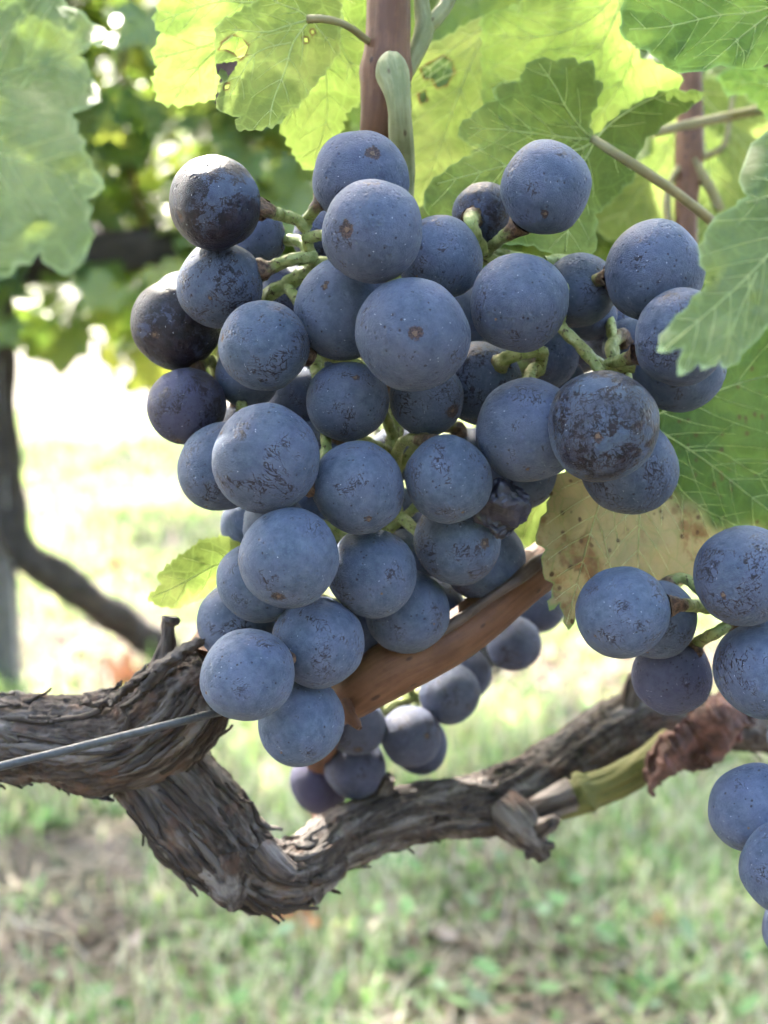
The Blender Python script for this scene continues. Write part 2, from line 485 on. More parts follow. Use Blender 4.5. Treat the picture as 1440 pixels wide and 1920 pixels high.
LM = {}
LM['front'] = leaf_material('leaf_upper_side', (0.062, 0.100, 0.026), (0.100, 0.138, 0.046), (0.16, 0.24, 0.045), .38, .48, .32, spot=.1, spotc=(0.21, 0.24, 0.17))
LM['under'] = leaf_material('leaf_underside', (0.049, 0.0805, 0.0182), (0.0784, 0.1155, 0.0308), (0.127, 0.207, 0.034), .42, .62, .15)
LM['back'] = leaf_material('leaf_thin_backlit', (0.0525, 0.0945, 0.0182), (0.0875, 0.133, 0.0294), (0.217, 0.346, 0.060), .54, .62, .15, spot=.15)
LM['yellow'] = leaf_material('leaf_yellowing', (0.091, 0.1225, 0.028), (0.14, 0.1715, 0.0434), (0.232, 0.337, 0.070), .50, .62, .15, spot=.35)
LM['dark'] = leaf_material('leaf_deep_green', (0.035, 0.0735, 0.0154), (0.0595, 0.1085, 0.0252), (0.098, 0.189, 0.0245), .35, .62, .15)
LM['speckled'] = leaf_material('leaf_speckled', (0.0315, 0.0686, 0.0119), (0.056, 0.1015, 0.0189), (0.07, 0.14, 0.0175), .30, .62, .15, speck=.26, spot=.12, spotc=(0.0525, 0.0231, 0.0098), dryc=(0.300, 0.245, 0.120))
def far_leaf_material():
    m = NT('leaf_far')
    tc = m.n('ShaderNodeTexCoord').outputs['Object']
    n1 = m.noise(tc, 9, 2, .6)
    a = m.pbr(Base_Color=m.mix(m.step(n1, .35, .65), (0.04125, 0.08625, 0.0225), (0.1013, 0.15, 0.04125)), Roughness=.5)
    b = m.n('ShaderNodeBsdfTranslucent', {'Color': m.mix(m.step(n1, .35, .65), (0.165, 0.3, 0.0375), (0.315, 0.375, 0.06))}).outputs[0]
    return m.done(m.n('ShaderNodeMixShader', {0: .45, 1: a, 2: b}).outputs[0])
LM['far'] = far_leaf_material()

# ------------------------------------------------------------------ the ground
def ground_h(x, y):
    return 0.018 * math.sin(x * 1.9 + 1.1) * math.cos(y * 1.3) + 0.012 * mnoise.noise(Vector((x * 2.3, y * 2.3, 4.2)))

def ground_material():
    m = NT('vineyard_soil')
    tc = m.n('ShaderNodeTexCoord').outputs['Object']
    n1 = m.noise(tc, 2.2, 5, .62)
    n2 = m.noise(tc, 34, 5, .65)
    n3 = m.noise(tc, 9, 4, .6)
    soil = m.mix(m.step(n2, .32, .68), (0.07459, 0.05967, 0.05221), (0.1611, 0.1402, 0.1283))
    straw = m.mix(m.step(n2, .35, .65), (0.08525, 0.07726, 0.06127), (0.1492, 0.1375, 0.1146))
    green = m.mix(m.step(n2, .3, .7), (0.02536, 0.04028, 0.01044), (0.05669, 0.07755, 0.02536))
    c = m.mix(m.step(n3, .42, .62), soil, straw)
    c = m.mix(m.math('MULTIPLY', m.step(n1, .42, .62), .8), c, green)
    # bare strip under each row of vines
    sy = m.n('ShaderNodeSeparateXYZ'); m.set(sy.inputs[0], tc)
    yy = m.math('ADD', sy.outputs[1], m.math('MULTIPLY', m.math('SUBTRACT', n1, .5), .5))
    ph = m.math('ABSOLUTE', m.math('SUBTRACT', m.math('FRACT', m.math('ADD', m.math('DIVIDE', yy, 2.5), .5)), .5))
    bare = m.math('SUBTRACT', 1.0, m.step(ph, .06, .13))
    c = m.mix(m.math('MULTIPLY', bare, .9), c, m.mix(m.step(n2, .35, .65), (0.045, 0.032, 0.026), (0.125, 0.092, 0.078)))
    return m.done(m.pbr(Base_Color=c, Roughness=.9, Specular_IOR_Level=.15, Normal=m.bump(n2, .8, .02)))

gx = np.concatenate([[-120, -60, -30, -15, -8], np.arange(-5, 5.01, .12), [8, 15, 30, 60, 120]])
gy = np.concatenate([[-60, -30, -12, -5, -2], np.arange(-1, 12.01, .12), [15, 20, 30, 60, 120, 240]])
gv, gf = [], []
for yv in gy:
    for xv in gx:
        gv.append((xv, yv, ground_h(xv, yv)))
nx = len(gx)
for i in range(len(gy) - 1):
    for j in range(nx - 1):
        a = i * nx + j
        gf.append((a, a + 1, a + nx + 1, a + nx))
tag(mesh_obj('ground', gv, gf, ground_material()), kind='structure')

# grass, clover and dry straw: nobody could count them
def tone_pick(n, table, jitter=.18):
    idx = rng.choice(len(table), n, p=np.array([t[1] for t in table]) / sum(t[1] for t in table))
    c = np.array([t[0] for t in table])[idx]
    return np.clip(c * (1 + rng.normal(0, jitter, (n, 1))), .005, .9)

def scatter(n, y0, y1, power=1.6, margin=.25):
    u = rng.random(n)
    y = y0 + (y1 - y0) * u ** power
    x = (rng.random(n) * 2 - 1) * (y * .36 + margin)
    return x, y

def dens(x, y, s, o):
    return np.array([mnoise.noise(Vector((a * s, b * s, o))) for a, b in zip(x, y)])

def grass_mesh():
    n = 112000
    x, y = scatter(n, .75, 9.5, 1.3)
    keep = dens(x, y, 3.4, 1.0) + rng.normal(0, .2, n) > -.10
    ph = np.abs(((y / 2.5 + .5) % 1) - .5)
    keep &= (ph > .085) | (rng.random(n) < .18)
    x, y = x[keep], y[keep]; n = len(x)
    z = np.array([ground_h(a, b) for a, b in zip(x, y)])
    h = rng.gamma(5, .0085, n) * (1 + .5 * np.clip(dens(x, y, 1.3, 7.0), -1, 1)) + .012
    w = rng.uniform(.0010, .0028, n) * (1 + np.maximum(0, y - 1.5) * .35)
    a = rng.uniform(0, 2 * math.pi, n); lean = rng.uniform(.15, 1.25, n)
    dx, dy = np.cos(a), np.sin(a)
    wx, wy = -dy * w, dx * w
    V = np.empty((n, 7, 3))
    for k, t in enumerate((0, .45, .8)):
        ox = dx * h * lean * t * t; oy = dy * h * lean * t * t
        zz = z + h * t * (1 - .28 * lean * t)
        ww = (1, .85, .5)[k]
        V[:, 2 * k] = np.stack([x + ox - wx * ww, y + oy - wy * ww, zz], 1)
        V[:, 2 * k + 1] = np.stack([x + ox + wx * ww, y + oy + wy * ww, zz], 1)
    V[:, 6] = np.stack([x + dx * h * lean, y + dy * h * lean, z + h * (1 - .28 * lean)], 1)
    base = np.arange(n)[:, None] * 7
    tri = np.array([[0, 1, 3], [0, 3, 2], [2, 3, 5], [2, 5, 4], [4, 5, 6]])
    Fc = (base[:, :, None] + tri[None].reshape(1, 5, 3)).reshape(-1, 3)
    c = tone_pick(n, [((.115, .205, .065), 3.2), ((.185, .290, .105), 4.0), ((.275, .360, .170), 3.2), ((.43, .41, .31), 4.2), ((.40, .34, .31), 3.0)])
    tone = np.ones((n, 7, 4)); tone[:, :, :3] = c[:, None]
    return V.reshape(-1, 3), Fc, tone.reshape(-1, 4)

MAT['grass'] = vcol_material('grass_blades')
v, f, t = grass_mesh()
tag(mesh_obj('grass', v, f, MAT['grass'], attrs={'tone': ('FLOAT_COLOR', t)}), 'short mixed green and dry grass covering the vineyard floor', 'grass', kind='stuff')

def clover_mesh():
    n = 7000
    x, y = scatter(n, .75, 6.5)
    keep = dens(x, y, 2.4, 21.0) + rng.normal(0, .3, n) > .1
    x, y = x[keep], y[keep]; n = len(x)
    z = np.array([ground_h(a, b) for a, b in zip(x, y)]) + rng.uniform(.008, .05, n)
    r = rng.uniform(.004, .012, n)
    ang = rng.uniform(0, 2 * math.pi, n)
    tx, ty = rng.normal(0, .4, n), rng.normal(0, .4, n)
    k = 8
    V = np.empty((n, k, 3))
    for i in range(k):
        q = 2 * math.pi * i / k
        lx = np.cos(q) * r * 1.35; ly = np.sin(q) * r * .8
        gx_ = lx * np.cos(ang) - ly * np.sin(ang); gy_ = lx * np.sin(ang) + ly * np.cos(ang)
        V[:, i] = np.stack([x + gx_, y + gy_, z + gx_ * tx + gy_ * ty], 1)
    base = np.arange(n)[:, None, None] * k
    tri = np.array([[0, i, i + 1] for i in range(1, k - 1)])
    Fc = (base + tri[None]).reshape(-1, 3)
    c = tone_pick(n, [((0.084, 0.1568, 0.056), 4), ((0.1176, 0.2016, 0.084), 4), ((0.168, 0.2408, 0.1456), 2), ((0.28, 0.224, 0.1904), 1.6)])
    tone = np.ones((n, k, 4)); tone[:, :, :3] = c[:, None]
    return V.reshape(-1, 3), Fc, tone.reshape(-1, 4)
v, f, t = clover_mesh()
tag(mesh_obj('clover', v, f, MAT['grass'], attrs={'tone': ('FLOAT_COLOR', t)}), 'low broad-leaved green weeds scattered between the grass', 'ground cover', kind='stuff')

def straw_mesh():
    n = 16000
    x, y = scatter(n, .75, 8)
    z = np.array([ground_h(a, b) for a, b in zip(x, y)]) + rng.uniform(.002, .02, n)
    L = rng.uniform(.015, .07, n); w = rng.uniform(.001, .003, n) * (1 + .12 * y)
    a = rng.uniform(0, 2 * math.pi, n); sl = rng.normal(0, .18, n)
    dx, dy = np.cos(a) * L, np.sin(a) * L; wx, wy = -np.sin(a) * w, np.cos(a) * w
    V = np.stack([np.stack([x - dx - wx, y - dy - wy, z - L * sl], 1), np.stack([x - dx + wx, y - dy + wy, z - L * sl], 1),
                  np.stack([x + dx + wx, y + dy + wy, z + L * sl], 1), np.stack([x + dx - wx, y + dy - wy, z + L * sl], 1)], 1)
    Fc = np.arange(n * 4).reshape(n, 4)
    c = tone_pick(n, [((0.2218, 0.1895, 0.1331), 3), ((0.1814, 0.1411, 0.1089), 3), ((0.25, 0.2218, 0.1814), 2), ((0.0887, 0.06048, 0.04435), 1.5)])
    tone = np.ones((n, 4, 4)); tone[:, :, :3] = c[:, None]
    return V.reshape(-1, 3), Fc, tone.reshape(-1, 4)
v, f, t = straw_mesh()
tag(mesh_obj('straw_litter', v, f, MAT['grass'], smooth=False, attrs={'tone': ('FLOAT_COLOR', t)}), 'pale dry straw and mown stalks lying on the soil', 'straw', kind='stuff')

# ------------------------------------------------------------------ leaves
def in_poly(pts, poly):
    x, y = pts[:, 0], pts[:, 1]
    c = np.zeros(len(pts), bool)
    n = len(poly)
    for i in range(n):
        x1, y1 = poly[i]; x2, y2 = poly[(i + 1) % n]
        if y1 == y2: continue
        h = ((y1 > y) != (y2 > y)) & (x < (x2 - x1) * (y - y1) / (y2 - y1) + x1)
        c ^= h
    return c

def seg_dist(pts, line):
    best = np.full(len(pts), 1e9)
    for a, b in zip(line[:-1], line[1:]):
        ab = b - a
        t = np.clip(((pts - a) @ ab) / (ab @ ab + 1e-9), 0, 1)
        best = np.minimum(best, np.linalg.norm(pts - (a + t[:, None] * ab), axis=1))
    return best

def serrate(outline, size, amp, r):
    p = np.asarray(outline, float)
    n = len(p)
    area = 0.5 * sum(p[i][0] * p[(i + 1) % n][1] - p[(i + 1) % n][0] * p[i][1] for i in range(n))
    sg = 1 if area > 0 else -1
    out = []
    for i in range(n):
        a, b = p[i], p[(i + 1) % n]
        L = np.linalg.norm(b - a)
        if L < 1: continue
        d = (b - a) / L; nrm = np.array([d[1], -d[0]]) * sg
        out.append(a)
        k = max(1, int(round(L / size)))
        for j in range(k):
            t0 = j / k; t1 = (j + 1) / k
            am = amp * r.uniform(.3, 1.2)
            if j > 0: out.append(a + d * L * t0 + nrm * r.normal(0, amp * .12))
            out.append(a + d * L * (t0 * .74 + t1 * .26) + nrm * am * .38)
            out.append(a + d * L * (t0 * .38 + t1 * .62 + r.normal(0, .04)) + nrm * am * 1.25)
    return np.array(out)

def side_veins(veins, poly, r, every=46, length=.42):
    """shorter veins that leave the main ones at an angle"""
    out = []
    for v, w in veins:
        v = np.asarray(v, float)
        L = np.linalg.norm(np.diff(v, axis=0), axis=1).sum()
        c, s = even(np.column_stack([v, np.zeros(len(v))]), 6)
        n = int(L / every)
        for k in range(1, n + 1):
            i = min(len(c) - 2, int(len(c) * (k - .4 + r.uniform(-.15, .15)) / (n + .3)))
            d = c[i + 1, :2] - c[i, :2]; d /= np.linalg.norm(d) + 1e-9
            for sd in (-1, 1):
                ang = sd * r.uniform(.7, .95)
                e = np.array([d[0] * math.cos(ang) - d[1] * math.sin(ang), d[0] * math.sin(ang) + d[1] * math.cos(ang)])
                ln = L * length * (1 - .55 * k / (n + 1)) * r.uniform(.7, 1.1)
                q = [c[i, :2] + e * ln * t + d * ln * .28 * t * t for t in np.linspace(0, 1, 6)]
                keep = [x for x in q if in_poly(np.array([x]), poly)[0]]
                if len(keep) >= 3: out.append((np.array(keep), w * .42))
    return out

def leaf_traced(parent, outline, d0, gx=0., gy=0., veins=(), holes=(), tooth=(26, 9), mat='back', grid=13, amp=.0011,
                wave=.0022, seed=1, label=None, dry=None, bend=None, vein_mat='vein', vw=3.2, net=True, name='leaf', vside=-1, quilt=26):
    r = np.random.default_rng(seed)
    poly = serrate(outline, tooth[0], tooth[1], r) if tooth[1] > 0 else np.asarray(outline, float)
    cx, cy = poly.mean(0)
    holes = [np.asarray(h, float) for h in holes]
    lo, hi = poly.min(0), poly.max(0)
    X, Y = np.meshgrid(np.arange(lo[0], hi[0], grid), np.arange(lo[1], hi[1], grid))
    X = X + (np.arange(X.shape[0]) % 2)[:, None] * grid / 2
    pts = np.stack([X.ravel(), Y.ravel()], 1) + r.normal(0, grid * .12, (X.size, 2))
    closed = np.vstack([poly, poly[:1]])
    ins = in_poly(pts, poly) & (seg_dist(pts, closed) > grid * .42)
    for h in holes:
        ins &= ~in_poly(pts, h) & (seg_dist(pts, np.vstack([h, h[:1]])) > grid * .3)
    pts = pts[ins]
    allp = [poly] + holes + [pts]
    v2 = np.vstack(allp)
    edges, o = [], 0
    for lp in [poly] + holes:
        k = len(lp)
        edges += [(o + i, o + (i + 1) % k) for i in range(k)]
        o += k
    res = delaunay_2d_cdt([Vector((a, b)) for a, b in v2], edges, [], 0, 1e-4)
    vv = np.array([(a.x, a.y) for a in res[0]])
    ff = np.array(res[2])
    cen = vv[ff].mean(1)
    ok = in_poly(cen, poly)
    for h in holes: ok &= ~in_poly(cen, h)
    ff = ff[ok]
    veins = [(catmull(a, 8), w) for a, w in veins]
    mains = list(veins)
    subs = side_veins(veins, poly, r) if net else []
    allv = mains + subs
    so = seed * 3.7
    def depth(q):
        q = np.asarray(q, float)
        d = d0 + gx * (q[:, 0] - cx) + gy * (q[:, 1] - cy)
        if allv:
            dist = np.min([seg_dist(q, a[:, :2]) for a, w in allv], axis=0)
            d = d - amp * (1 - np.exp(-(dist / quilt) ** 1.4)) * (-vside) * -1
        d = d + np.array([wave * mnoise.noise(Vector((a / 130, b / 130, so))) + wave * .35 * mnoise.noise(Vector((a / 45, b / 45, so + 9))) for a, b in q])
        if bend is not None: d = d + bend(q[:, 0], q[:, 1])
        return d
    W = PA(vv[:, 0], vv[:, 1], depth(vv))
    be = seg_dist(vv, closed)
    for h in holes: be = np.minimum(be, seg_dist(vv, np.vstack([h, h[:1]])))
    edge = np.clip(1 - be / 3.0, 0, 1)
    rim = np.zeros(len(vv))
    for h in holes: rim = np.maximum(rim, np.clip(1 - seg_dist(vv, np.vstack([h, h[:1]])) / 8.0, 0, 1))
    at = {'edge': ('FLOAT', edge * (rim <= 0)), 'rim': ('FLOAT', rim)}
    if dry is not None: at['dry'] = ('FLOAT', np.clip(dry(vv[:, 0], vv[:, 1]), 0, 1))
    # orient towards the camera
    a, b, c = W[ff[:, 0]], W[ff[:, 1]], W[ff[:, 2]]
    nn = np.cross(b - a, c - a)
    flip = np.einsum('ij,ij->i', nn, a - aCC) > 0
    ff[flip] = ff[flip][:, ::-1]
    o = mesh_obj(name, W, ff, LM[mat] if mat in LM else MAT[mat], parent, attrs=at)
    if label: o['label'] = label
    VV, FF, n0 = [], [], 0
    for k, (line, w) in enumerate(allv):
        q, _ = even(np.column_stack([line[:, :2], np.zeros(len(line))]), 7 if k < len(mains) else 9)
        q = q[:, :2]
        dd = depth(q)
        w0 = np.linspace(1, .35, len(q)) * w * vw * .5
        cpt = np.column_stack([PA(q[:, 0], q[:, 1], dd - w0 * .35 * d0 / F), w0 * d0 / F])
        tv, tf_, _ = tube(cpt, 1.0, 6, cap=False) if False else vein_tube(cpt)
        VV.append(tv); FF += [tuple(x + n0 for x in f_) for f_ in tf_]; n0 += len(tv)
    if VV:
        mesh_obj('vein_ribs', np.vstack(VV), FF, MAT[vein_mat], o)
    return o

def vein_tube(c, ns=6):
    tan, N, B = frames(c[:, :3])
    th = np.linspace(0, 2 * math.pi, ns, endpoint=False)
    V = (c[:, None, :3] + (N[:, None] * np.cos(th)[None, :, None] + B[:, None] * np.sin(th)[None, :, None]) * c[:, 3][:, None, None]).reshape(-1, 3)
    Fc = []
    for i in range(len(c) - 1):
        for j in range(ns):
            k = (j + 1) % ns
            Fc.append((i * ns + j, i * ns + k, (i + 1) * ns + k, (i + 1) * ns + j))
    return V, Fc, None

# leaf templates for the canopy (unit size, petiole at the origin, tip along +Y)
def leaf_template(seed, rings=7, na=120):
    r = np.random.default_rng(seed)
    th = np.linspace(-math.pi, math.pi, na, endpoint=False)
    lob = [(0, 1.0, .50), (.98, .90, .46), (-.98, .90, .46), (1.95, .78, .52), (-1.95, .78, .52), (2.65, .62, .45), (-2.65, .62, .45)]
    rad = np.full(na, .62)
    for c, a, w in lob:
        a = a * r.uniform(.92, 1.08)
        d = np.abs((th - c + math.pi) % (2 * math.pi) - math.pi)
        rad = np.maximum(rad, a * np.exp(-(d / w) ** 2 * .8))
    sinus = np.clip((math.pi - np.abs(th)) / .35, 0, 1)
    rad *= .12 + .88 * sinus
    teeth = (((th * 9.5 / math.pi * 2) % 1) - .5)
    rad *= 1 + .10 * teeth + r.normal(0, .012, na)
    V = [(0, 0, 0)]
    cup, fold = r.uniform(-.25, .35), r.uniform(-.1, .25)
    for k in range(1, rings + 1):
        t = k / rings
        for i in range(na):
            x, y = math.sin(th[i]) * rad[i] * t, math.cos(th[i]) * rad[i] * t
            rib = min(abs((th[i] - c + math.pi) % (2 * math.pi) - math.pi) for c, _, _ in lob[:5])
            z = -cup * (x * x + y * y) + fold * abs(x) + .05 * math.sin(rib * 4) * t + .07 * mnoise.noise(Vector((x * 2.4, y * 2.4, seed))) * (1 + t)
            V.append((x, y, z))
    Fc = [(0, 1 + (i + 1) % na, 1 + i) for i in range(na)]
    for k in range(rings - 1):
        for i in range(na):
            a, b = 1 + k * na + i, 1 + k * na + (i + 1) % na
            Fc.append((a, b, b + na, a + na))
    edge = np.zeros(len(V)); edge[1 + (rings - 1) * na:] = .7
    return np.array(V), Fc, edge

TEMPL = []
for k in range(5):
    V, Fc, ed = leaf_template(30 + k)
    TEMPL.append((V, Fc, ed))
LEAFMESH = {}
def canopy_leaf(parent, pos, normal, up_hint, size, k, mat):
    key = (k, mat)
    nrm = Vector(normal).normalized()
    y = Vector(up_hint) - nrm * nrm.dot(Vector(up_hint))
    if y.length < 1e-4: y = nrm.orthogonal()
    y.normalize()
    x = y.cross(nrm)
    M = Matrix((x, y, nrm)).transposed()
    if key not in LEAFMESH:
        V, Fc, ed = TEMPL[k]
        me = bpy.data.meshes.new('leaf')
        me.from_pydata([tuple(v) for v in V], [], Fc)
        me.polygons.foreach_set('use_smooth', np.ones(len(me.polygons), dtype=bool))
        at = me.attributes.new('edge', 'FLOAT', 'POINT'); at.data.foreach_set('value', ed.astype(np.float32))
        me.materials.append(LM2[mat])
        LEAFMESH[key] = me
    o = bpy.data.objects.new('leaf', LEAFMESH[key])
    COL.objects.link(o)
    o.parent = parent
    o.location = Vector(pos) - WL[parent]
    o.rotation_euler = M.to_euler()
    o.scale = (size,) * 3
    return o

def soft_leaf_material(name, c1, c2, tr, tf, rough=.45, spec=.4):
    """for unit-size template leaves: object coordinates run to about one"""
    m = NT(name)
    tc = m.n('ShaderNodeTexCoord').outputs['Object']
    rnd = m.n('ShaderNodeObjectInfo').outputs['Random']
    n1 = m.noise(tc, 3.2, 4, .6, m.math('MULTIPLY', rnd, 40))
    hue = m.math('FRACT', m.math('MULTIPLY', rnd, 7.31))
    col = m.mix(m.step(n1, .3, .7), c1, c2)
    col = m.mix(m.math('MULTIPLY', m.step(hue, .6, 1.0), .6), col, (0.20, 0.22, 0.045))
    trc = m.mix(m.step(n1, .3, .7), tr, tuple(min(1, x * y) for x, y in zip(tr, (1.35, 1.1, 1.2))))
    trc = m.mix(m.math('MULTIPLY', m.step(hue, .6, 1.0), .6), trc, (0.5, 0.52, 0.06))
    sx = m.n('ShaderNodeSeparateXYZ'); m.set(sx.inputs[0], tc)
    an = m.n('ShaderNodeMath', operation='ARCTAN2'); m.set(an.inputs[0], sx.outputs[0]); m.set(an.inputs[1], sx.outputs[1])
    f = m.math('ABSOLUTE', m.math('SUBTRACT', m.math('FRACT', m.math('ADD', m.math('DIVIDE', an.outputs[0], .96), .5)), .5))
    rr = m.math('SQRT', m.math('ADD', m.math('POWER', sx.outputs[0], 2.0), m.math('POWER', sx.outputs[1], 2.0)))
    vein = m.math('SUBTRACT', 1.0, m.step(m.math('MULTIPLY', f, rr), .006, .018))
    col = m.mix(m.math('MULTIPLY', vein, .7), col, (0.30, 0.36, 0.14))
    sp = m.step(m.noise(tc, 9, 5, .72, m.math('MULTIPLY', rnd, 90)), .70, .73)
    col = m.mix(sp, col, (0.09, 0.045, 0.02)); trc = m.mix(sp, trc, (0.10, 0.05, 0.015))
    nrm = m.bump(n1, .4, .03)
    a = m.pbr(Base_Color=col, Roughness=rough, Specular_IOR_Level=spec, Normal=nrm)
    b = m.n('ShaderNodeBsdfTranslucent', {'Color': trc, 'Normal': nrm}).outputs[0]
    return m.done(m.n('ShaderNodeMixShader', {0: tf, 1: a, 2: b}).outputs[0])
LM2 = {'canopy': soft_leaf_material('canopy_leaf_green', (0.042, 0.084, 0.0182), (0.077, 0.126, 0.0294), (0.154, 0.252, 0.035), .46),
       'row': soft_leaf_material('row_leaf_green', (0.056, 0.1085, 0.035), (0.105, 0.1645, 0.0595), (0.196, 0.308, 0.049), .45, .4, .5),
       'fallen': soft_leaf_material('fallen_leaf_orange', (0.50, 0.20, 0.08), (0.62, 0.32, 0.15), (0.5, 0.2, 0.05), .2, .7, .2)}

# ------------------------------------------------------------------ the old vine in front
vine = empty('grapevine', (-0.42, 0.30, 0.0), 'old grapevine in front, gnarled grey wood carrying brown canes and large green leaves', 'grapevine')

def bark(co, th, s, r):
    x, y, z = co
    wx = mnoise.noise(Vector((x * 90, y * 90, z * 60 + 1.3))) * .0035
    a = mnoise.noise(Vector((x * 55, y * 55, z * 34 + 3)))
    d = mnoise.noise(Vector((x * 190, y * 190, z * 130 + 5)))
    # layers of bark that end in steps
    t = mnoise.noise(Vector(((x + wx) * 330, (y + wx) * 330, z * 100 + r * 60))) * 2.6
    fl = math.floor(t); u = t - fl
    terr = fl + min(1.0, u / .16) if u < .16 else fl + 1.0 - (u - .16) * .35
    f1 = 1 - abs(mnoise.noise(Vector(((x + wx) * 800, (y - wx) * 800, z * 170)))) * 2
    f2 = 1 - abs(mnoise.noise(Vector((x * 1500, y * 1500, z * 420 + 7)))) * 2
    f3 = mnoise.noise(Vector((x * 900, y * 900, z * 900 + 2)))
    return r * (.13 * a + .07 * d) + .00034 * terr + .00022 * f1 + .00034 * f2 + .00036 * f3

def knobby(co, th, s, r):
    a = mnoise.noise(Vector((co[0] * 120, co[1] * 120, co[2] * 70 + 3)))
    q2 = Vector((co[0] * 700, co[1] * 700, co[2] * 90 + 11))
    return r * .16 * a + .00045 * (1 - abs(mnoise.noise(q2)) * 2)

SHRED = random.Random(5)
def shred(V, n, nseg, step, i0, L, th, w, lift, drift):
    """a thin torn strip of bark lying along the wood, one end standing off"""
    k = 12
    out, fib = [], []
    for a in range(k):
        t = a / (k - 1)
        i = min(n - 1, max(0, int(i0 + L * t / step)))
        cen = V[i * nseg:(i + 1) * nseg].mean(0)
        ww = w * (.25 + .75 * math.sin(math.pi * min(1, .1 + .85 * t))) * SHRED.uniform(.7, 1.2)
        up = .00012 + lift * max(0, (t - .45) / .55) ** 2
        for u in (-1, 0, 1):
            j = (th + drift * t) / (2 * math.pi) * nseg
            p0 = V[i * nseg + int(j) % nseg]
            d = p0 - cen; R = np.linalg.norm(d)
            j2 = j + u * ww / R / (2 * math.pi) * nseg
            jf = math.floor(j2); fr_ = j2 - jf
            p = V[i * nseg + int(jf) % nseg] * (1 - fr_) + V[i * nseg + int(jf + 1) % nseg] * fr_
            d = p - cen
            out.append(p + d / np.linalg.norm(d) * (up + .00025 * (u == 0) + .0001 * SHRED.random()))
            fib.append((u * ww, th * .01, t * L + th))
    Fc = []
    for a in range(k - 1):
        for b in range(2):
            q = a * 3 + b
            Fc.append((q, q + 1, q + 4, q + 3))
    o = mesh_obj('bark_flake', out, Fc, MAT['flake'], vine, attrs={'fib': ('FLOAT_VECTOR', fib)})
    md = o.modifiers.new('thick', 'SOLIDIFY'); md.thickness = .00025; md.offset = 1

def wood(name, rows, step=.00036, nseg=200, rough=bark, mat='wood', n=14, label=None, shreds=0, span=(0, 1)):
    V, Fc, at = tube(ppath(rows, n), step, nseg, rough)
    o = mesh_obj(name, V, Fc, MAT[mat], vine, attrs=at)
    if label: o['label'] = label
    nr = (len(V) - 2) // nseg
    for k in range(shreds):
        for _ in range(30):
            i0 = SHRED.uniform(span[0], span[1]) * nr; th = SHRED.uniform(0, 2 * math.pi)
            i = int(i0); cen = V[i * nseg:(i + 1) * nseg].mean(0)
            d = V[i * nseg + int(th / (2 * math.pi) * nseg) % nseg] - cen
            if np.dot(d, aCF) / np.linalg.norm(d) < .25: break
        shred(V, nr, nseg, step, i0, SHRED.uniform(.003, .017), th, SHRED.uniform(.0002, .0008) * SHRED.choice((1, 1, 1, 2)), SHRED.choice((.0002, .0003, .0006, .0012, .0022)), SHRED.uniform(-.25, .25))
    return o

# trunk outside the frame on the left, then the arm into view and its raised head
p0 = P(-560, 1470, .262)
trunk_rows = [(-.42, .30, -.03, .030), (-.425, .30, .15, .026), (-.40, .29, .38, .024), (-.34, .275, .56, .021), (p0.x - .03, p0.y + .002, p0.z - .035, .015), (p0.x, p0.y, p0.z, .0125)]
V, Fc, at = tube(catmull(trunk_rows, 14), .002, 90, bark)
mesh_obj('trunk', V, Fc, MAT['wood'], vine, attrs=at)
wood('arm', [(-600, 1478, .264, 92), (-300, 1420, .250, 84), (-60, 1392, .240, 78), (70, 1388, .235, 79), (180, 1394, .231, 86), (265, 1378, .229, 92), (330, 1330, .228, 88), (375, 1282, .228, 66), (402, 1258, .228, 40)], nseg=230, label='gnarled grey arm with peeling bark', shreds=62, span=(.42, .97))
wood('arm', [(215, 1385, .236, 40), (275, 1412, .236, 80), (335, 1482, .235, 86), (392, 1556, .236, 86), (438, 1606, .238, 73), (498, 1640, .242, 61), (556, 1634, .248, 53), (612, 1598, .256, 46)], nseg=230, label='gnarled bend of the arm dropping to a knee', shreds=46, span=(.12, .8))
wood('arm', [(520, 1690, .247, 14), (535, 1668, .247, 34), (575, 1618, .252, 52), (640, 1572, .262, 52), (760, 1527, .274, 50), (900, 1508, .286, 54), (1000, 1474, .292, 58), (1100, 1404, .298, 52), (1200, 1347, .304, 52), (1300, 1346, .310, 44), (1440, 1370, .318, 38), (1700, 1400, .335, 38), (2100, 1380, .36, 34)], nseg=180, label='dark weathered arm running right below the grapes', shreds=34, span=(.03, .6))
wood('stub', [(940, 1510, .283, 40), (975, 1545, .280, 40), (1003, 1580, .278, 24), (1022, 1612, .277, 11)], nseg=70, rough=knobby)
wood('stub', [(1000, 1560, .278, 18), (1030, 1545, .276, 14), (1046, 1532, .275, 5)], nseg=40, rough=knobby)
wood('stub', [(985, 1600, .277, 10), (1020, 1588, .276, 8), (1038, 1584, .275, 4)], nseg=30, rough=knobby)
wood('stub', [(1000, 1520, .283, 26), (1040, 1502, .281, 26), (1075, 1487, .281, 30)], nseg=60, rough=knobby)
wood('stub', [(700, 1510, .272, 20), (716, 1482, .269, 17), (730, 1456, .267, 9)], nseg=50, rough=knobby)
wood('stub', [(1180, 1330, .300, 18), (1188, 1290, .298, 16), (1192, 1262, .297, 9)], nseg=40, rough=knobby)
wood('spur', [(300, 1290, .226, 30), (306, 1255, .224, 24), (312, 1225, .223, 17), (315, 1195, .222, 11), (317, 1172, .222, 11), (321, 1162, .222, 18), (322, 1156, .222, 12)], step=.0004, nseg=64, rough=knobby, label='thin broken spur standing up from the arm')
wood('stub', [(420, 1610, .234, 62), (428, 1662, .232, 38), (436, 1696, .231, 16), (438, 1708, .231, 5)], nseg=80, rough=bark)
wood('stub', [(556, 1620, .248, 48), (578, 1660, .246, 30), (590, 1684, .245, 15), (594, 1694, .245, 5)], nseg=70, rough=bark)
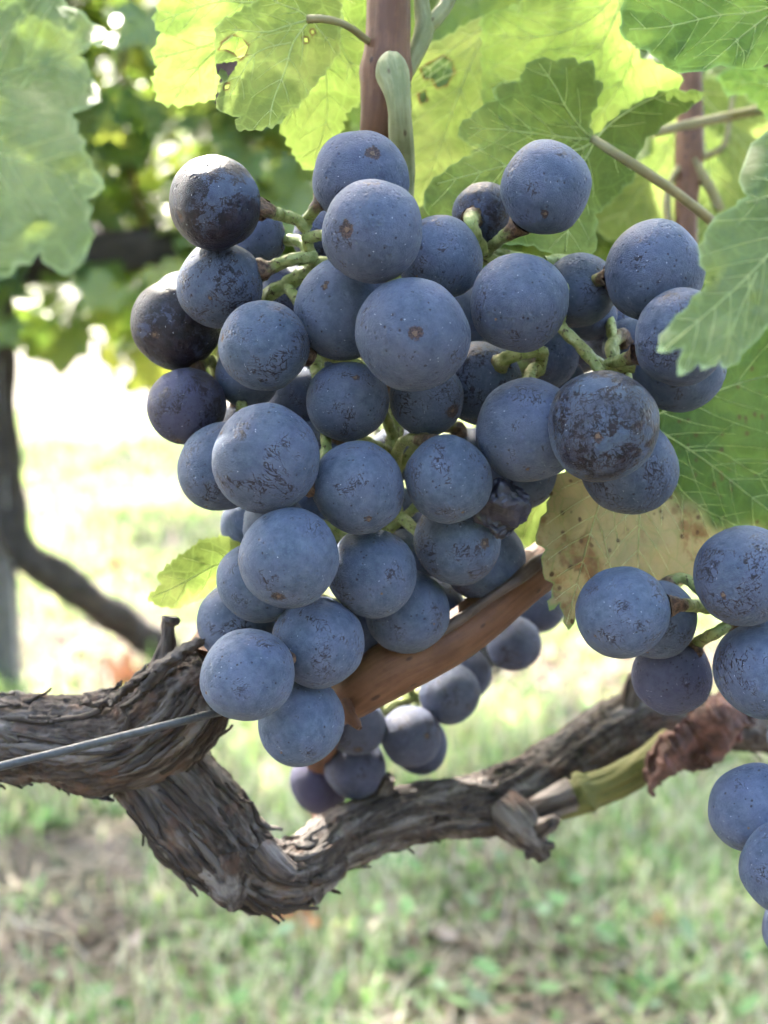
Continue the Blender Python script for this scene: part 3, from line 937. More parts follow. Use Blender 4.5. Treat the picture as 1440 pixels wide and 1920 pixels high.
wood('stub', [(490, 1590, .222, 20), (520, 1620, .2205, 21), (545, 1638, .220, 17), (553, 1643, .220, 8)], nseg=56, rough=knobby)

# green young cane and a crisp brown leaf at the right end
V, Fc, at = tube(ppath([(1040, 1505, .283, 28), (1085, 1492, .282, 32), (1096, 1486, .282, 40), (1112, 1480, .282, 30), (1160, 1462, .283, 30), (1215, 1428, .285, 27), (1260, 1390, .288, 26)]), .0006, 60, knobby)
o = mesh_obj('cane', V, Fc, cane_material('green_cane', (0.075, 0.0825, 0.021), (0.12, 0.1162, 0.03375), (0.045, 0.0225, 0.015), .05), vine, attrs=at)
o['label'] = 'short olive green shoot under the dark arm'

# canes: the ripe one rising behind the bunch, and the one slanting across to the right
def cane_rough(co, th, s, r):
    q = Vector((co[0] * 900, co[1] * 900, co[2] * 25))
    return .00016 * mnoise.noise(q) + r * .05 * mnoise.noise(Vector((co[0] * 90, co[1] * 90, co[2] * 45)))
def cane(rows, step=.0007, nseg=72, label=None):
    V, Fc, at = tube(ppath(rows), step, nseg, cane_rough)
    o = mesh_obj('cane', V, Fc, MAT['cane'], vine, attrs=at)
    if label: o['label'] = label
    return o
cane([(731, -700, .232, 40), (730, -200, .226, 40), (729, 0, .222, 41), (727, 90, .221, 43), (724, 135, .221, 50), (720, 170, .221, 44), (716, 230, .222, 40), (705, 330, .228, 40), (660, 600, .243, 42), (560, 900, .246, 46), (440, 1160, .238, 52), (395, 1250, .232, 58)], label='upright reddish brown cane above the bunch')
cane([(1285, -500, .36, 22), (1290, 0, .34, 22), (1294, 150, .335, 22), (1292, 290, .333, 27), (1286, 420, .330, 21), (1290, 620, .318, 24), (1240, 840, .290, 32), (1110, 990, .250, 44), (985, 1086, .228, 46), (860, 1190, .221, 46), (735, 1252, .220, 54), (668, 1300, .2235, 44), (615, 1338, .238, 38), (603, 1400, .268, 32), (606, 1475, .296, 30), (620, 1560, .288, 28)], label='reddish brown cane slanting behind the bunch')
# ridge of split bark along it, its bud and its edge
V, Fc, at = tube(ppath([(1022, 1040, .2215, 6), (1000, 1060, .2185, 10), (940, 1108, .2155, 8), (870, 1156, .2150, 6), (800, 1200, .2155, 5), (735, 1232, .217, 3)]), .0004, 26, knobby)
mesh_obj('bark_ridge', V, Fc, MAT['cane_dull'], vine, attrs=at)
V, Fc, at = tube(ppath([(648, 1322, .219, 15), (656, 1340, .2165, 11), (667, 1354, .2145, 7), (674, 1366, .2135, 2)]), .0004, 30, knobby)
mesh_obj('bud', V, Fc, MAT['cane'], vine, attrs=at)

# peeling strips of bark on the wood
def flake(x0, y0, x1, y1, d, w, lift, seed, bow=0.0):
    r = np.random.default_rng(seed)
    n, k = 26, 7
    V = np.zeros((n, k, 3)); fib = np.zeros((n, k, 3))
    dx, dy = x1 - x0, y1 - y0
    L = math.hypot(dx, dy); nx_, ny_ = -dy / L, dx / L
    for i in range(n):
        t = i / (n - 1)
        ww = w * 1.15 * (.30 + .70 * math.sin(math.pi * min(1, .12 + t * .86))) * (1 + .5 * mnoise.noise(Vector((t * 5, seed, 0))) + .45 * mnoise.noise(Vector((t * 19, seed, 0))))
        cx = x0 + dx * t + nx_ * (bow * math.sin(math.pi * t) + 5 * mnoise.noise(Vector((t * 4, seed, 3))))
        cy = y0 + dy * t + ny_ * (bow * math.sin(math.pi * t) + 5 * mnoise.noise(Vector((t * 4, seed, 3))))
        up = lift * (abs(2 * t - 1) ** 3)
        for j in range(k):
            u = j / (k - 1) * 2 - 1
            dd = d + .0004 - up * (.4 + .6 * (u > 0)) + .0016 * u * u + .0009 * mnoise.noise(Vector((t * 9, u * 2, seed)))
            V[i, j] = P(cx + nx_ * ww * u + r.normal(0, 1.6), cy + ny_ * ww * u + r.normal(0, 1.6), dd)
            fib[i, j] = (ww * u * d / F, seed * .01, t * L * d / F)
    i, j = np.meshgrid(np.arange(n - 1), np.arange(k - 1), indexing='ij')
    Fc = np.stack([i * k + j, i * k + j + 1, (i + 1) * k + j + 1, (i + 1) * k + j], -1).reshape(-1, 4)
    o = mesh_obj('bark_flake', V.reshape(-1, 3), Fc, MAT['flake'], vine, attrs={'fib': ('FLOAT_VECTOR', fib.reshape(-1, 3))})
    md = o.modifiers.new('thick', 'SOLIDIFY'); md.thickness = .0002; md.offset = 0
    return o
FL = [(205, 1322, 292, 1258, .2135, 8, .002, -6), (262, 1298, 384, 1198, .2125, 12, .0022, -10), (150, 1318, 230, 1310, .2165, 6, .0016, 4)]
for k, (a, b, c, e, d, w, l, bo) in enumerate(FL):
    flake(a, b, c, e, d, w, l, k + 1, bo)

# the wire
wire = empty('trellis_wire', P(-900, 1660, .198), 'grey steel wire running across the peeling bark of the arm', 'wire')
V, Fc, at = tube(ppath([(-2600, 2080, .17, 9), (-900, 1655, .194, 8.6), (0, 1437, .204, 8.4), (200, 1388, .2055, 8.3), (330, 1355, .2065, 8.0), (400, 1338, .211, 7.6), (440, 1330, .222, 7.2), (455, 1328, .236, 7), (420, 1345, .252, 6.5), (330, 1372, .258, 6.5), (200, 1392, .262, 6.5), (0, 1420, .268, 6.5)]), .0008, 20)
mesh_obj('wire_strand', V, Fc, MAT['wire'], wire, attrs=at)

# ------------------------------------------------------------------ the leaves near the bunch
LEAVES = []
leaf_traced(vine, [(205, 68), (142, 100), (165, 130), (187, 190), (132, 212), (155, 280), (195, 352), (160, 372), (170, 455), (147, 500), (118, 515), (75, 470), (0, 520), (-150, 640), (-300, 600), (-420, 700), (-600, 450), (-560, 250), (-700, 0), (-450, -150), (-400, -350), (-150, -250), (0, -350), (60, -150), (90, -20)],
            .140, gx=-.00001, gy=-.00004, tooth=(46, 9), mat='front', seed=1, grid=18, wave=.004, amp=.0016, quilt=40, vw=4.5,
            veins=[([(-300, 250), (-100, 180), (60, 120), (200, 68)], 1), ([(-300, 250), (-120, 260), (40, 300), (190, 352)], 1), ([(-300, 250), (-200, 380), (-60, 480), (-10, 520)], 1), ([(40, 165), (60, 140), (110, 120), (150, 150), (180, 185)], .7), ([(-300, 250), (-400, 400), (-420, 680)], 1), ([(-300, 250), (-200, 0), (-150, -240)], 1)],
            label='large pale green blurred leaf hanging close at the left edge')
leaf_traced(vine, [(405, 98), (404, 70), (412, 44), (450, 22), (500, -10), (560, -60), (625, -40), (640, 20), (637, 78), (628, 108), (600, 145), (568, 188), (545, 205), (520, 232), (480, 243), (443, 241), (450, 220), (428, 214), (405, 202), (410, 178), (418, 152), (408, 128)],
            .216, gx=.00002, gy=-.00003, tooth=(22, 6), mat='yellow', seed=2, grid=9, vw=3.6,
            veins=[([(582, 36), (540, 48), (500, 60), (440, 56), (412, 60)], 1), ([(582, 36), (550, 80), (535, 130), (512, 190), (505, 235)], 1), ([(582, 36), (560, 20), (520, 5), (500, -8)], 1), ([(582, 36), (610, 70), (628, 100)], .8), ([(545, 80), (500, 90), (470, 110), (430, 180)], .7)],
            holes=[[(418, 80), (435, 67), (452, 70), (465, 88), (459, 103), (450, 111), (438, 98), (424, 92), (412, 93)], [(583, 57), (588, 56), (590, 62), (585, 64)], [(570, 72), (576, 71), (577, 79), (571, 79)], [(422, 160), (430, 158), (428, 166), (421, 167)]],
            label='yellow green leaf with a torn hole and dark scorched edge')
leaf_traced(vine, [(404, 120), (446, 116), (436, 134), (424, 148), (416, 172), (410, 190), (420, 199), (405, 198), (404, 186), (411, 160), (414, 146), (406, 132)], .2135, tooth=(12, 2), mat='torn', seed=3, grid=6, net=False, wave=.003, name='torn_flap', label='dark brown scorched flap at the torn leaf edge')
leaf_traced(vine, [(345, -60), (300, 0), (290, 40), (302, 60), (285, 105), (296, 125), (287, 155), (301, 192), (345, 198), (370, 191), (392, 188), (420, 180), (470, 150), (520, 60), (480, -40), (420, -80)],
            .232, gx=-.00003, gy=.00001, tooth=(20, 6), mat='back', seed=4, grid=11, vw=4,
            veins=[([(480, 5), (420, 2), (390, 8), (345, 22), (300, 40)], 1), ([(470, 20), (410, 75), (340, 98), (290, 108)], 1), ([(470, 40), (400, 98), (360, 140), (328, 185)], 1)], label='bright backlit leaf at the top with ragged left edge')
leaf_traced(vine, [(525, 238), (545, 205), (555, 120), (540, 0), (560, -60), (660, -80), (700, -20), (692, 70), (674, 130), (676, 190), (647, 212), (641, 245), (622, 268), (600, 288), (586, 320), (563, 306), (548, 280)],
            .237, gx=.00002, gy=.00002, tooth=(20, 6), mat='back', seed=5, grid=11, vw=3.6,
            veins=[([(607, -40), (605, 60), (612, 150), (612, 225), (590, 300)], 1), ([(606, 40), (640, 90), (672, 150)], .8), ([(606, 60), (580, 150), (535, 235)], .8), ([(607, 0), (650, -10), (690, 0)], .7)], label='bright backlit leaf pointing down beside the cane')
leaf_traced(vine, [(752, 180), (770, 120), (800, 90), (850, 62), (890, 36), (912, 35), (916, 90), (911, 150), (915, 200), (898, 262), (860, 322), (805, 356), (785, 390), (762, 330)],
            .262, gx=.00003, tooth=(24, 5), mat='yellow', seed=6, grid=11, vw=4,
            veins=[([(911, 40), (908, 90), (910, 150), (906, 210)], 1.2), ([(908, 60), (870, 150), (830, 260), (790, 370)], .8), ([(909, 50), (850, 90), (780, 150)], .7)],
            holes=[[(790, 128), (808, 118), (830, 106), (848, 116), (850, 138), (838, 158), (820, 164), (812, 148), (796, 146)], [(786, 178), (797, 170), (800, 186), (790, 194)]], label='yellowing leaf with holes behind the green stalk')
leaf_traced(vine, [(905, 30), (945, 20), (975, 10), (968, 28), (1000, -60), (1150, -90), (1185, 0), (1168, 60), (1200, 110), (1262, 132), (1282, 150), (1235, 200), (1150, 275), (1050, 300), (960, 262), (905, 190)],
            .252, gx=-.00002, gy=.00002, tooth=(28, 7), mat='back', seed=7, grid=13, vw=3.5,
            veins=[([(1180, -40), (1100, 40), (1000, 70), (915, 65)], 1), ([(1180, -40), (1120, 90), (1000, 140), (915, 160)], 1), ([(1180, -40), (1190, 80), (1150, 180), (1060, 290)], 1)], label='broad light green leaf behind the centre leaf')
leaf_traced(vine, [(1115, 258), (1105, 238), (1108, 215), (1120, 186), (1131, 155), (1116, 150), (1112, 112), (1085, 120), (1070, 108), (1045, 115), (1005, 110), (984, 130), (975, 151), (930, 160), (924, 175), (932, 186), (903, 200), (861, 238), (868, 264), (897, 272), (904, 282), (860, 302), (805, 345), (795, 366), (800, 400), (840, 430), (905, 450), (1000, 460), (1060, 485), (1118, 470), (1115, 402), (1150, 372), (1190, 330), (1192, 296), (1212, 258), (1240, 238), (1300, 197), (1320, 173), (1252, 170), (1200, 190), (1160, 215), (1128, 246)],
            .2335, gx=.00003, gy=-.00002, tooth=(30, 5), mat='under', seed=8, grid=11, vw=4.0,
            veins=[([(1115, 262), (1085, 235), (1058, 195), (1040, 160), (1010, 118)], 1), ([(1115, 262), (1060, 258), (1000, 250), (940, 243), (880, 240)], 1), ([(1115, 262), (1088, 279), (1030, 292), (960, 308), (820, 344)], 1), ([(1115, 262), (1150, 228), (1200, 196), (1255, 172)], 1.1), ([(1115, 265), (1080, 340), (1060, 470)], .9), ([(1118, 265), (1160, 300), (1185, 320)], .7)],
            label='dull green leaf seen from below with its pale stalk at right')
leaf_traced(vine, [(1165, 45), (1175, -40), (1300, -150), (1500, -120), (1650, 0), (1600, 100), (1480, 130), (1440, 120), (1400, 131), (1350, 122), (1300, 135), (1262, 133), (1216, 95), (1190, 86), (1163, 62)],
            .222, gx=.00001, gy=-.00004, tooth=(36, 4), mat='dark', seed=9, grid=13, vw=3.8,
            veins=[([(1600, -60), (1440, 15), (1340, 30), (1250, 50), (1180, 55)], 1), ([(1480, 0), (1400, 60), (1360, 95), (1320, 128)], 1), ([(1380, 78), (1395, 100), (1392, 125)], .6), ([(1600, -60), (1400, -80), (1250, -60)], 1)], label='deep green leaf shading the upper right corner')
leaf_traced(vine, [(1100, 170), (1290, 140), (1350, 150), (1480, 250), (1500, 400), (1440, 500), (1330, 520), (1240, 480), (1130, 440), (1085, 380), (1075, 300)],
            .375, gx=.00003, tooth=(30, 7), mat='yellow', seed=10, grid=14, vw=4, veins=[([(1300, 160), (1250, 280), (1160, 420)], 1), ([(1300, 160), (1330, 330), (1330, 500)], 1), ([(1300, 160), (1400, 280), (1490, 380)], 1)], label='glowing yellow leaf behind the right hand cane')
leaf_traced(vine, [(1346, 140), (1390, 120), (1440, 128), (1520, 150), (1540, 240), (1440, 225), (1420, 195), (1400, 176), (1360, 176)],
            .30, gx=.0, tooth=(24, 6), mat='dark', seed=11, grid=12, vw=3, veins=[([(1520, 160), (1440, 160), (1360, 150)], 1)], label='small mid green leaf under the corner leaf')
leaf_traced(vine, [(1560, 150), (1440, 245), (1400, 290), (1385, 340), (1402, 368), (1380, 385), (1330, 420), (1320, 450), (1310, 470), (1325, 510), (1320, 540), (1290, 575), (1255, 610), (1235, 648), (1240, 662), (1265, 655), (1282, 650), (1270, 690), (1276, 706), (1310, 680), (1326, 691), (1350, 672), (1360, 691), (1390, 665), (1440, 610), (1520, 560), (1700, 500), (1800, 300), (1700, 120)],
            .150, gx=.00001, gy=-.00005, tooth=(60, 6), mat='front', seed=12, grid=15, wave=.005, amp=.0013, quilt=36, vw=4.5,
            veins=[([(1640, 320), (1500, 420), (1380, 540), (1245, 655)], 1), ([(1640, 320), (1500, 350), (1400, 380)], 1), ([(1420, 510), (1380, 600), (1355, 685)], .7), ([(1640, 320), (1560, 450), (1500, 560)], 1)], label='pale blurred leaf close at the right overlapping a grape')
leaf_traced(vine, [(1035, 905), (1060, 885), (1080, 800), (1180, 690), (1300, 640), (1440, 615), (1600, 640), (1720, 780), (1650, 950), (1560, 1000), (1440, 1005), (1412, 1010), (1405, 985), (1380, 985), (1370, 1030), (1300, 1085), (1200, 1122), (1110, 1128), (1085, 1142), (1066, 1182), (1050, 1130), (1030, 1146), (1038, 1095), (1018, 1075), (1023, 1030), (1004, 1005), (1025, 960)],
            .231, gx=.000056, gy=-.00001, tooth=(34, 6), mat='speckled', seed=13, grid=11, vw=3.2, wave=.003,
            dry=lambda x, y: np.clip(((y - 905) / 95 + (1270 - x) / 190) * .5 + .25, 0, 1) * (y > 780),
            veins=[([(1225, 780), (1330, 738), (1440, 705), (1560, 700)], 1), ([(1225, 800), (1320, 862), (1440, 955), (1520, 995)], 1), ([(1290, 845), (1350, 848), (1420, 888), (1500, 900)], .7), ([(1220, 820), (1268, 905), (1310, 948), (1378, 984)], .9), ([(1215, 820), (1200, 950), (1195, 1110)], .8), ([(1205, 815), (1130, 930), (1062, 1170)], .8)],
            label='speckled leaf, green at right and dried tan at left')
leaf_traced(vine, [(960, 945), (1000, 920), (1030, 900), (1050, 960), (1035, 1010), (985, 1025), (965, 1010)], .262, tooth=(20, 3), mat='yellow', seed=14, grid=10, vw=3, net=False, veins=[([(1030, 920), (1000, 960), (980, 1010)], .8)], label='scrap of bright yellow leaf behind the shrivelled berry')
leaf_traced(vine, [(277, 1121), (303, 1096), (294, 1080), (330, 1048), (380, 1012), (420, 1005), (452, 1020), (475, 1060), (430, 1092), (380, 1122), (330, 1141), (297, 1136)], .222, gx=.00006, gy=.00002, tooth=(16, 4), mat='yellow', seed=15, grid=9, vw=3.4,
            veins=[([(460, 1040), (400, 1062), (340, 1095), (285, 1120)], 1)], label='small bright yellow green leaf left of the grapes')

# leaf stalks and thin stems
def stalk(rows, mat='petiole', name='petiole', step=.0007, nseg=24, parent=None, label=None):
    V, Fc, at = tube(ppath(rows), step, nseg, cane_rough)
    o = mesh_obj(name, V, Fc, MAT[mat], parent or vine, attrs=at)
    if label: o['label'] = label
    return o
stalk([(1112, 260, .231, 8), (1150, 285, .229, 9.5), (1210, 322, .230, 10), (1280, 370, .236, 9.5), (1350, 430, .246, 9.5), (1420, 520, .27, 10), (1320, 640, .31, 11)])
stalk([(577, 36, .214, 8), (610, 36, .213, 7.5), (650, 48, .214, 7), (692, 78, .219, 7.5)])
stalk([(1222, 250, .30, 8), (1260, 240, .302, 9), (1330, 225, .305, 9), (1420, 207, .31, 9), (1500, 190, .31, 9)])
stalk([(745, 170, .226, 12), (775, 110, .226, 15), (795, 55, .227, 19), (790, 10, .228, 15), (785, -120, .23, 13)], 'peduncle', 'shoot', label='pale green side shoot beside the brown cane')
stalk([(797, 52, .227, 15), (820, 30, .228, 14), (842, -5, .229, 13), (880, -120, .232, 12)], 'peduncle', 'shoot')
stalk([(1292, 300, .333, 9), (1330, 290, .331, 7), (1358, 270, .330, 6), (1368, 220, .330, 5), (1380, 120, .33, 5)], 'petiole', 'tendril')
stalk([(1292, 300, .333, 8), (1262, 330, .33, 6), (1250, 380, .33, 8), (1258, 440, .33, 8)], 'petiole', 'tendril')
stalk([(1298, 300, .33, 10), (1330, 350, .33, 10), (1352, 395, .33, 8)], 'petiole', 'tendril')
stalk([(1440, 120, .228, 8), (1425, 90, .226, 8), (1432, 40, .225, 8)], 'petiole', 'petiole')

# crisp brown leaf caught on the right arm
def crisp_leaf():
    r = np.random.default_rng(5)
    spine = catmull([(1218, 1478, .276, 10), (1228, 1440, .275, 24), (1262, 1412, .274, 34), (1310, 1390, .273, 44), (1352, 1352, .273, 46), (1392, 1330, .276, 34), (1410, 1320, .28, 8)], 12)
    n, k = len(spine), 26
    V = np.zeros((n, k, 3))
    for i in range(n):
        for j in range(k):
            u = j / (k - 1) * 2 - 1
            a = u * 2.3
            rr = spine[i, 3] * (1 + .45 * mnoise.noise(Vector((i * .10, u * 2.5, 2))) + .22 * mnoise.noise(Vector((i * .6, u * 5, 9))))
            x = spine[i, 0] + rr * math.sin(a) * .55 + 10 * mnoise.noise(Vector((i * .14, u * 1.6, 8)))
            y = spine[i, 1] + rr * math.sin(a) * .95 + 12 * mnoise.noise(Vector((i * .16, u * 1.8, 4)))
            d = spine[i, 2] - .0045 * math.cos(a) + .0045 * mnoise.noise(Vector((i * .07 + u * 1.2, u * 2.4, 6))) + .0015 * mnoise.noise(Vector((i * .5, u * 6, 6)))
            V[i, j] = P(x, y, d)
    i, j = np.meshgrid(np.arange(n - 1), np.arange(k - 1), indexing='ij')
    Fc = np.stack([i * k + j, i * k + j + 1, (i + 1) * k + j + 1, (i + 1) * k + j], -1).reshape(-1, 4)
    o = mesh_obj('leaf', V.reshape(-1, 3), Fc, MAT['crisp'], vine)
    md = o.modifiers.new('thick', 'SOLIDIFY'); md.thickness = .0005
    o['label'] = 'crumpled reddish brown dead leaf caught on the arm'
crisp_leaf()

# ------------------------------------------------------------------ bunches of grapes
bm = bmesh.new()
bmesh.ops.create_icosphere(bm, subdivisions=5, radius=1.0)
ICO_V = np.array([v.co[:] for v in bm.verts]); ICO_F = [tuple(v.index for v in f.verts) for f in bm.faces]
bm.free()
GRAPE = []
for k in range(6):
    V = ICO_V.copy()
    n = np.array([mnoise.noise(Vector(v) * 1.1 + Vector((k * 9.1, 0, 0))) for v in V])
    n2 = np.array([mnoise.noise(Vector(v) * 3.0 + Vector((0, k * 5.3, 0))) for v in V])
    s = 1 + .060 * n + .010 * n2
    rad = np.hypot(V[:, 0], V[:, 1])
    s -= np.where(V[:, 2] > 0, .10 * np.exp(-(rad / .20) ** 2), .028 * np.exp(-(rad / .13) ** 2))
    V = V * s[:, None]
    V[:, 2] *= (1.0, 1.04, .97, 1.02, 1.06, .99)[k]
    me = bpy.data.meshes.new('grape')
    me.from_pydata([tuple(v) for v in V], [], ICO_F)
    me.polygons.foreach_set('use_smooth', np.ones(len(me.polygons), dtype=bool))
    me.materials.append(MAT['grape'])
    GRAPE.append((me, -V[np.argmin(V[:, 2]), 2] * 0 + float(np.abs(V[(rad < .08) & (V[:, 2] < 0), 2]).mean())))
# blossom scar: a small raised ring with a point
sv, sf = [], []
prof = [(.085, .000), (.075, .016), (.055, .020), (.040, .008), (.018, .012), (.008, .040)]
for (rr, zz) in prof:
    for j in range(14):
        a = 2 * math.pi * j / 14
        q = rr * (1 + .16 * math.sin(3 * a + 1) + .1 * math.sin(5 * a))
        sv.append((q * math.cos(a), q * math.sin(a), -zz))
for i in range(len(prof) - 1):
    for j in range(14):
        sf.append((i * 14 + j, (i + 1) * 14 + j, (i + 1) * 14 + (j + 1) % 14, i * 14 + (j + 1) % 14))
sv.append((0, 0, -.045)); sf += [(len(sv) - 1, (len(prof) - 1) * 14 + (j + 1) % 14, (len(prof) - 1) * 14 + j) for j in range(14)]
SCAR = bpy.data.meshes.new('blossom_scar')
SCAR.from_pydata(sv, [], sf)
SCAR.polygons.foreach_set('use_smooth', np.ones(len(SCAR.polygons), dtype=bool))
SCAR.materials.append(MAT['scar'])

# id: (px, py, radius px, depth mm, rub, tint, scar pixel or None, scar size)
MAIN = {
 1: (403, 381, 87, 200, .95, .25, (345, 420), .10), 2: (478, 447, 58, 221, .25, .2, None, .1), 3: (414, 535, 81, 206, .62, .05, None, .1), 4: (330, 609, 84, 212, 1.0, .5, (300, 640), .1),
 104: (352, 572, 66, 228, .3, .3, None, .1), 5: (352, 763, 74, 214, .70, .75, (338, 832), .12), 6: (495, 650, 82, 199, .30, 0, (424, 640), .10), 7: (464, 702, 62, 215, .35, .1, None, .1),
 8: (418, 875, 84, 210, .52, .05, None, .1), 9: (498, 859, 101, 192, .16, .05, (416, 812), .07), 10: (676, 337, 88, 204, .05, .25, (700, 310), .17), 11: (700, 435, 97, 188, .12, .25, (651, 450), .16),
 12: (826, 484, 78, 205, .42, .05, None, .12), 13: (773, 627, 105, 189, .12, .08, (775, 641), .13), 14: (641, 581, 92, 204, .14, .05, (614, 552), .08), 15: (651, 752, 77, 204, .16, .05, (669, 713), .10),
 16: (799, 747, 72, 209, .50, .1, (848, 775), .22), 17: (900, 719, 80, 213, .3, 0, None, .1), 18: (973, 566, 91, 194, .32, .1, None, .1), 19: (1108, 590, 50, 226, .55, .1, None, .1),
 20: (1086, 545, 70, 213, .2, .05, None, .1), 21: (1226, 509, 94, 196, .06, .15, None, .1), 22: (1276, 632, 90, 193, .20, .1, None, .1), 23: (1274, 690, 84, 208, .15, .05, None, .1),
 24: (1022, 352, 86, 198, .16, .12, (1014, 414), .08), 25: (908, 403, 61, 213, .8, .4, None, .1), 26: (990, 806, 97, 199, .10, .02, None, .1), 27: (1130, 799, 101, 187, .80, .05, (1104, 823), .09),
 28: (1181, 876, 88, 205, .55, .05, None, .1), 29: (672, 913, 87, 197, .22, 0, (693, 976), .09), 30: (841, 898, 82, 198, .25, 0, (865, 962), .05), 31: (857, 1015, 81, 210, .60, 0, (905, 1017), .13),
 32: (907, 1050, 77, 219, .2, 0, None, .1), 33: (541, 1045, 96, 191, .25, .02, (527, 1117), .12), 34: (698, 1073, 84, 204, .30, 0, None, .1), 35: (763, 1147, 78, 213, .35, 0, None, .1),
 36: (806, 1150, 71, 225, .35, 0, None, .1), 37: (483, 1092, 78, 205, .12, 0, (440, 1155), .08), 38: (446, 1166, 75, 214, .12, 0, None, .1), 39: (597, 1205, 87, 197, .20, 0, (541, 1248 + 22), .11),
 40: (464, 1266, 86, 194, .14, .02, (393, 1293), .05), 41: (565, 1353, 81, 201, .22, .05, None, .1), 42: (468, 985, 52, 228, .1, 0, None, .1), 43: (515, 985, 62, 222, .1, 0, None, .1),
 45: (560, 745, 58, 232, .3, .2, None, .1), 46: (470, 800, 56, 232, .3, .3, None, .1), 47: (607, 445, 55, 228, .3, .3, None, .1), 48: (546, 556, 60, 226, .3, .45, None, .1),
 49: (1022, 668, 62, 226, .3, .1, None, .1), 50: (1150, 612, 62, 232, .3, .1, None, .1), 51: (975, 893, 66, 218, .2, 0, None, .1), 52: (880, 588, 62, 228, .2, 0, None, .1), 53: (600, 850, 62, 232, .3, .1, None, .1),
 54: (770, 1050, 62, 232, .2, 0, None, .1), 55: (690, 1190, 60, 226, .2, .1, None, .1), 56: (560, 960, 60, 232, .2, 0, None, .1), 57: (740, 970, 60, 236, .2, 0, None, .1), 58: (1185, 650, 55, 226, .2, .1, None, .1), 59: (610, 660, 55, 236, .2, 0, None, .1),
 63: (1086, 642, 60, 238, .3, .1, None, .1), 64: (1040, 722, 58, 238, .3, .1, None, .1), 65: (1188, 712, 56, 236, .3, .1, None, .1), 66: (745, 850, 52, 246, .3, .1, None, .1), 67: (600, 560, 52, 240, .3, .1, None, .1),
 60: (705, 555, 58, 240, .2, .1, None, .1), 61: (880, 860, 58, 236, .2, .1, None, .1), 62: (560, 1180, 60, 226, .2, 0, None, .1),
}
REAR = {  # wear and tint raised here to paint shade onto these berries
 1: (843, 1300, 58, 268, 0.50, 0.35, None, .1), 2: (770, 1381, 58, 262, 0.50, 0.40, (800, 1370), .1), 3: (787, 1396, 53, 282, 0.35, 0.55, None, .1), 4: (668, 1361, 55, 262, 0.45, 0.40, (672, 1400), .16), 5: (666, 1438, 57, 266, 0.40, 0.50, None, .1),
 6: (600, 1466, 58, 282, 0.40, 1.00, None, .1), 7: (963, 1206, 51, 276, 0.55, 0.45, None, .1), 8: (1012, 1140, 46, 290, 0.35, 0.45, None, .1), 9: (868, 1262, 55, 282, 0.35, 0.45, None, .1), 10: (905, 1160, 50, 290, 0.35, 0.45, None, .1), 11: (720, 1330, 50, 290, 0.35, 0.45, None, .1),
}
RIGHT = {
 1: (1167, 1148, 89, 193, .45, .02, None, .1), 2: (1233, 1163, 73, 208, .2, 0, None, .1), 3: (1396, 1080, 93, 190, .60, .05, (1338, 1110), .06), 4: (1431, 1256, 91, 196, .40, .02, None, .1), 5: (1260, 1265, 73, 212, .1, .7, None, .1),
 6: (1414, 1515, 83, 194, .12, .1, None, .1), 7: (1478, 1627, 88, 188, .40, .02, None, .1), 8: (1502, 1745, 68, 200, .2, .1, None, .1), 9: (1540, 1180, 88, 205, .3, .1, None, .1), 10: (1530, 1380, 86, 206, .3, .1, None, .1), 11: (1560, 1500, 84, 206, .3, .1, None, .1),
 12: (1620, 1280, 88, 200, .3, .1, None, .1), 13: (1640, 1440, 84, 198, .3, .1, None, .1), 14: (1590, 1650, 80, 206, .3, .1, None, .1), 15: (1540, 1000, 88, 203, .3, .1, None, .1), 16: (1650, 1120, 84, 205, .3, .1, None, .1),
}
def settle(*groups):
    """push the deeper one of two overlapping berries further back until they only touch"""
    it = [[g, k, d[3] / 1000.0] for g in groups for k, d in g.items()]
    for _ in range(240):
        moved = False
        pos = [P(g[k][0], g[k][1], dz) for g, k, dz in it]
        rad = [g[k][2] * dz / F for g, k, dz in it]
        for i in range(len(it)):
            for j in range(i + 1, len(it)):
                ov = (rad[i] + rad[j]) * .972 - (pos[i] - pos[j]).length
                if ov > .00005:
                    b, a = (i, j) if it[i][2] >= it[j][2] else (j, i)
                    it[b][2] += min(ov * .6, .0012); it[a][2] -= min(ov * .04, .0001)
                    moved = True
        if not moved: break
    out = [dict() for _ in groups]
    for g, k, dz in it:
        out[[id(x) for x in groups].index(id(g))][k] = dz
    return out
dM, dR, dG = settle(MAIN, REAR, RIGHT)

